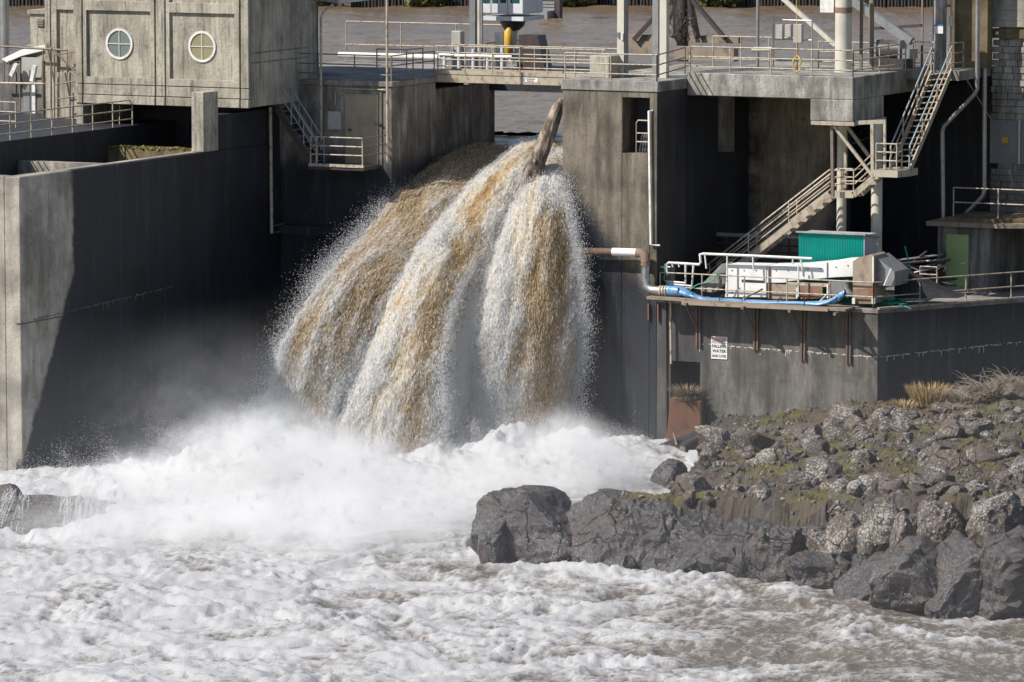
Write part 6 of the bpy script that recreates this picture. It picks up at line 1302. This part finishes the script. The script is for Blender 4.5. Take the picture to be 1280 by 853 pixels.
# water strands on the left ledge and a rill on the shelf
def strand(P0, P1, w0, seed, label):
    mid_ = (P0+P1)/2 + A3(.3,-.6,.25)*.6; Lp = [P0, mid_, P1]; rt = A3(_c,_s,0)*w0
    ribbon('water_strand', [P0+A3(-.3,.9,.25)]+Lp, [P0+A3(-.3,.9,.25)+rt*.6, P0+rt, mid_+rt, P1+rt*1.2], 60, 24, .05, seed, .09, lambda s,t,b,m_,f: np.clip(.75+.5*m_+.4*f,0,1), 'tail', label)
for k, (x0,y0,x1,y1,w_,lab) in enumerate(((16,612,2,676,.5,'white strands of water pouring over the left ledge, leftmost'),(34,610,24,672,.32,'thin white strands beside the leftmost pour on the ledge'),(90,606,80,664,.3,'thin white strands pouring over the middle of the left ledge'),(112,608,108,668,.75,'broad lacy pour over the right part of the left ledge'),(142,612,140,660,.45,'lacy pour at the right end of the left ledge'))):
    P0, P1 = at_px(x0,y0,176.6), at_px(x1,y1,174.9); nj = int(9000*w_/.5); st_ = RNG.integers(0, 15, nj); lat_ = (st_/15 + .05*RNG.normal(size=nj) - .5)*w_; t_ = RNG.random(nj)**.75
    off_ = np.array([RNG.normal()*.06 for _ in range(15)])[st_]*(1-t_)
    Pj = P0 + (P1-P0)*(t_**1.0)[:,None] + np.array([_c,_s,0])*(lat_*(.7+.6*t_))[:,None] + np.array([_s,-_c,0])*(.45*np.sin(t_*pi*.5)+.05*RNG.normal(size=nj))[:,None] + np.array([0,0,1])*(.32*np.sin(t_*pi)+off_)[:,None]
    kp = pn(np.stack([lat_*9, t_*3.0, np.full(nj, k*5.)],1)) > -.12; Pj = Pj + np.array([_c,_s,0])*(.07*np.sin(t_*6+st_*1.7))[:,None]; Pj = Pj[kp]; st_ = st_[kp]; nj = len(Pj)
    drops('ledge_pour', Pj, RNG.uniform(.003,.012,nj)*np.array(RNG.random(15)>.3)[st_], 'drop', lab, 'pour', (1,1,1.6))
strand(Q(858,575,Z=-13.6), Q(872,597,Z=-14.0), .5, 33, 'small white rill running down between shelf rocks')
# grasses and brush
def tuft(name, p, n, h, spread, lean, mat, label, cat, w0=.018):
    a_ = RNG.uniform(0,2*pi,n); r_ = spread*np.sqrt(RNG.random(n)); B0 = np.stack([r_*np.cos(a_), r_*np.sin(a_), np.zeros(n)],1) + p
    dr2 = np.stack([np.cos(a_)*RNG.uniform(.1,lean,n), np.sin(a_)*RNG.uniform(.1,lean,n), np.ones(n)],1)*(h*RNG.uniform(.5,1.1,n))[:,None]
    sd = RNG.normal(size=(n,3)); sd[:,2] = 0; sd /= np.linalg.norm(sd,axis=1)[:,None]; sd *= w0
    M1 = B0 + dr2*.6; T1 = B0 + dr2 - np.array([0,0,1])*(np.abs(dr2[:,:2]).sum(1)*.35)[:,None]
    V = np.concatenate([B0-sd,B0+sd,M1+sd*.7,M1-sd*.7,T1]); i = np.arange(n); F2 = np.concatenate([np.stack([i,i+n,i+2*n],1),np.stack([i,i+2*n,i+3*n],1),np.stack([i+3*n,i+2*n,i+4*n],1)])
    return np_mesh(name, V, F2, MAT[mat], off=np.array(p), label=label, cat=cat)
MAT['straw'] = leaf_mat('straw_grass', (.26,.17,.07), (.48,.35,.17)); MAT['dead'] = leaf_mat('dead_grass', (.13,.10,.065), (.26,.21,.14)); MAT['twig'] = leaf_mat('bare_twig', (.16,.13,.10), (.34,.29,.24))
def ground(x, y, Zg): a0,d0 = ad_of(x,y,Zg); z0_ = shelf_z(np.array([a0]),np.array([d0]))[0]; X0_,Y0_ = XY(a0,d0); return A3(X0_,Y0_,z0_)
tuft('straw_clump', ground(1160,512,-12.4), 700, 1.05, .55, .75, 'straw', 'bright straw-coloured grass clump at the foot of the dark angled wall', 'grass clump')
tuft('straw_clump', ground(1150,514,-12.4)+A3(-.6,-.3,0), 200, .55, .4, .9, 'straw', 'low straw tuft left of the bright grass clump', 'grass clump')
tuft('dead_grass', A3((NIX0+NIX1)/2+.15,-.25,Q(857,497,Y=-.3)[2]-.1), 420, .8, .35, 1.1, 'dead', 'dead grass clump hanging in the wall niche above the orange plate', 'grass clump')
tuft('dead_grass', A3((NIX0+NIX1)/2+.3,-.45,Q(857,500,Y=-.3)[2]), 160, .35, .3, 2.2, 'dead', 'dead grass spilling down the orange plate', 'grass clump')
for k, (x,y,h_,lab) in enumerate(((1205,508,1.0,'bare brush right of the straw clump against the dark wall'),(1235,505,1.3,'bare tangled brush below the angled wall, tallest'),(1268,502,1.1,'bare brush at the right edge below the angled wall'),(1190,512,.6,'low bare brush touching the straw clump'))):
    p = ground(x,y,-12.2); bs_o = thing('brush', lab, 'brush', p, 'bare brush along the angled wall')
    mb = MB()
    for j in range(46):
        a_ = random.uniform(0,6.3); pts = [p + A3(random.uniform(-.5,.5),random.uniform(-.4,.4),0)]; dv = A3(cos(a_)*.16,sin(a_)*.12,.16)*h_
        for s_ in range(6): pts.append(pts[-1]+dv); dv = dv + A3(random.uniform(-.06,.06),random.uniform(-.05,.05),-.035*random.random()*2)
        mb.tube(pts, [.014,.013,.011,.009,.007,.006,.004], 4, False)
    mb.build('stems', MAT['twig'], bs_o)
    tt_ = tuft('dead_blades', p, 320, .5*h_, .7, 1.4, 'dead', None, None); tt_.location = (0,0,0); tt_.parent = bs_o
n = 3600; ag = RNG.uniform(5,19,n); dg_ = RNG.uniform(160,202,n); ok = (poly_sdf(ag,dg_) > .7); ag, dg_ = ag[ok], dg_[ok]; cl_ = fbm(np.stack([ag*.4,dg_*.3,np.zeros_like(ag)+2],1),3) > .12; ag, dg_ = ag[cl_], dg_[cl_]; zg = shelf_z(ag,dg_); Xr, Yr_ = XY(ag,dg_)
allV, allF, base_ = [], [], 0; P = np.stack([Xr,Yr_,zg],1)
Pg = np.repeat(P,8,0)+RNG.normal(size=(len(P)*8,3))*np.array([.12,.12,0]); nn = len(Pg); tip = Pg + RNG.normal(size=(nn,3))*np.array([.08,.08,.02]) + np.array([0,0,.13]); sd = RNG.normal(size=(nn,3))*np.array([.018,.018,0])
i = np.arange(nn); np_mesh('moss_grass', np.concatenate([Pg-sd,Pg+sd,tip]), np.stack([i,i+nn,i+2*nn],1), leaf_mat('olive_grass',(.07,.065,.02),(.19,.15,.055)), label='short olive grass and moss between the slope rocks', cat='grass', kind='stuff')
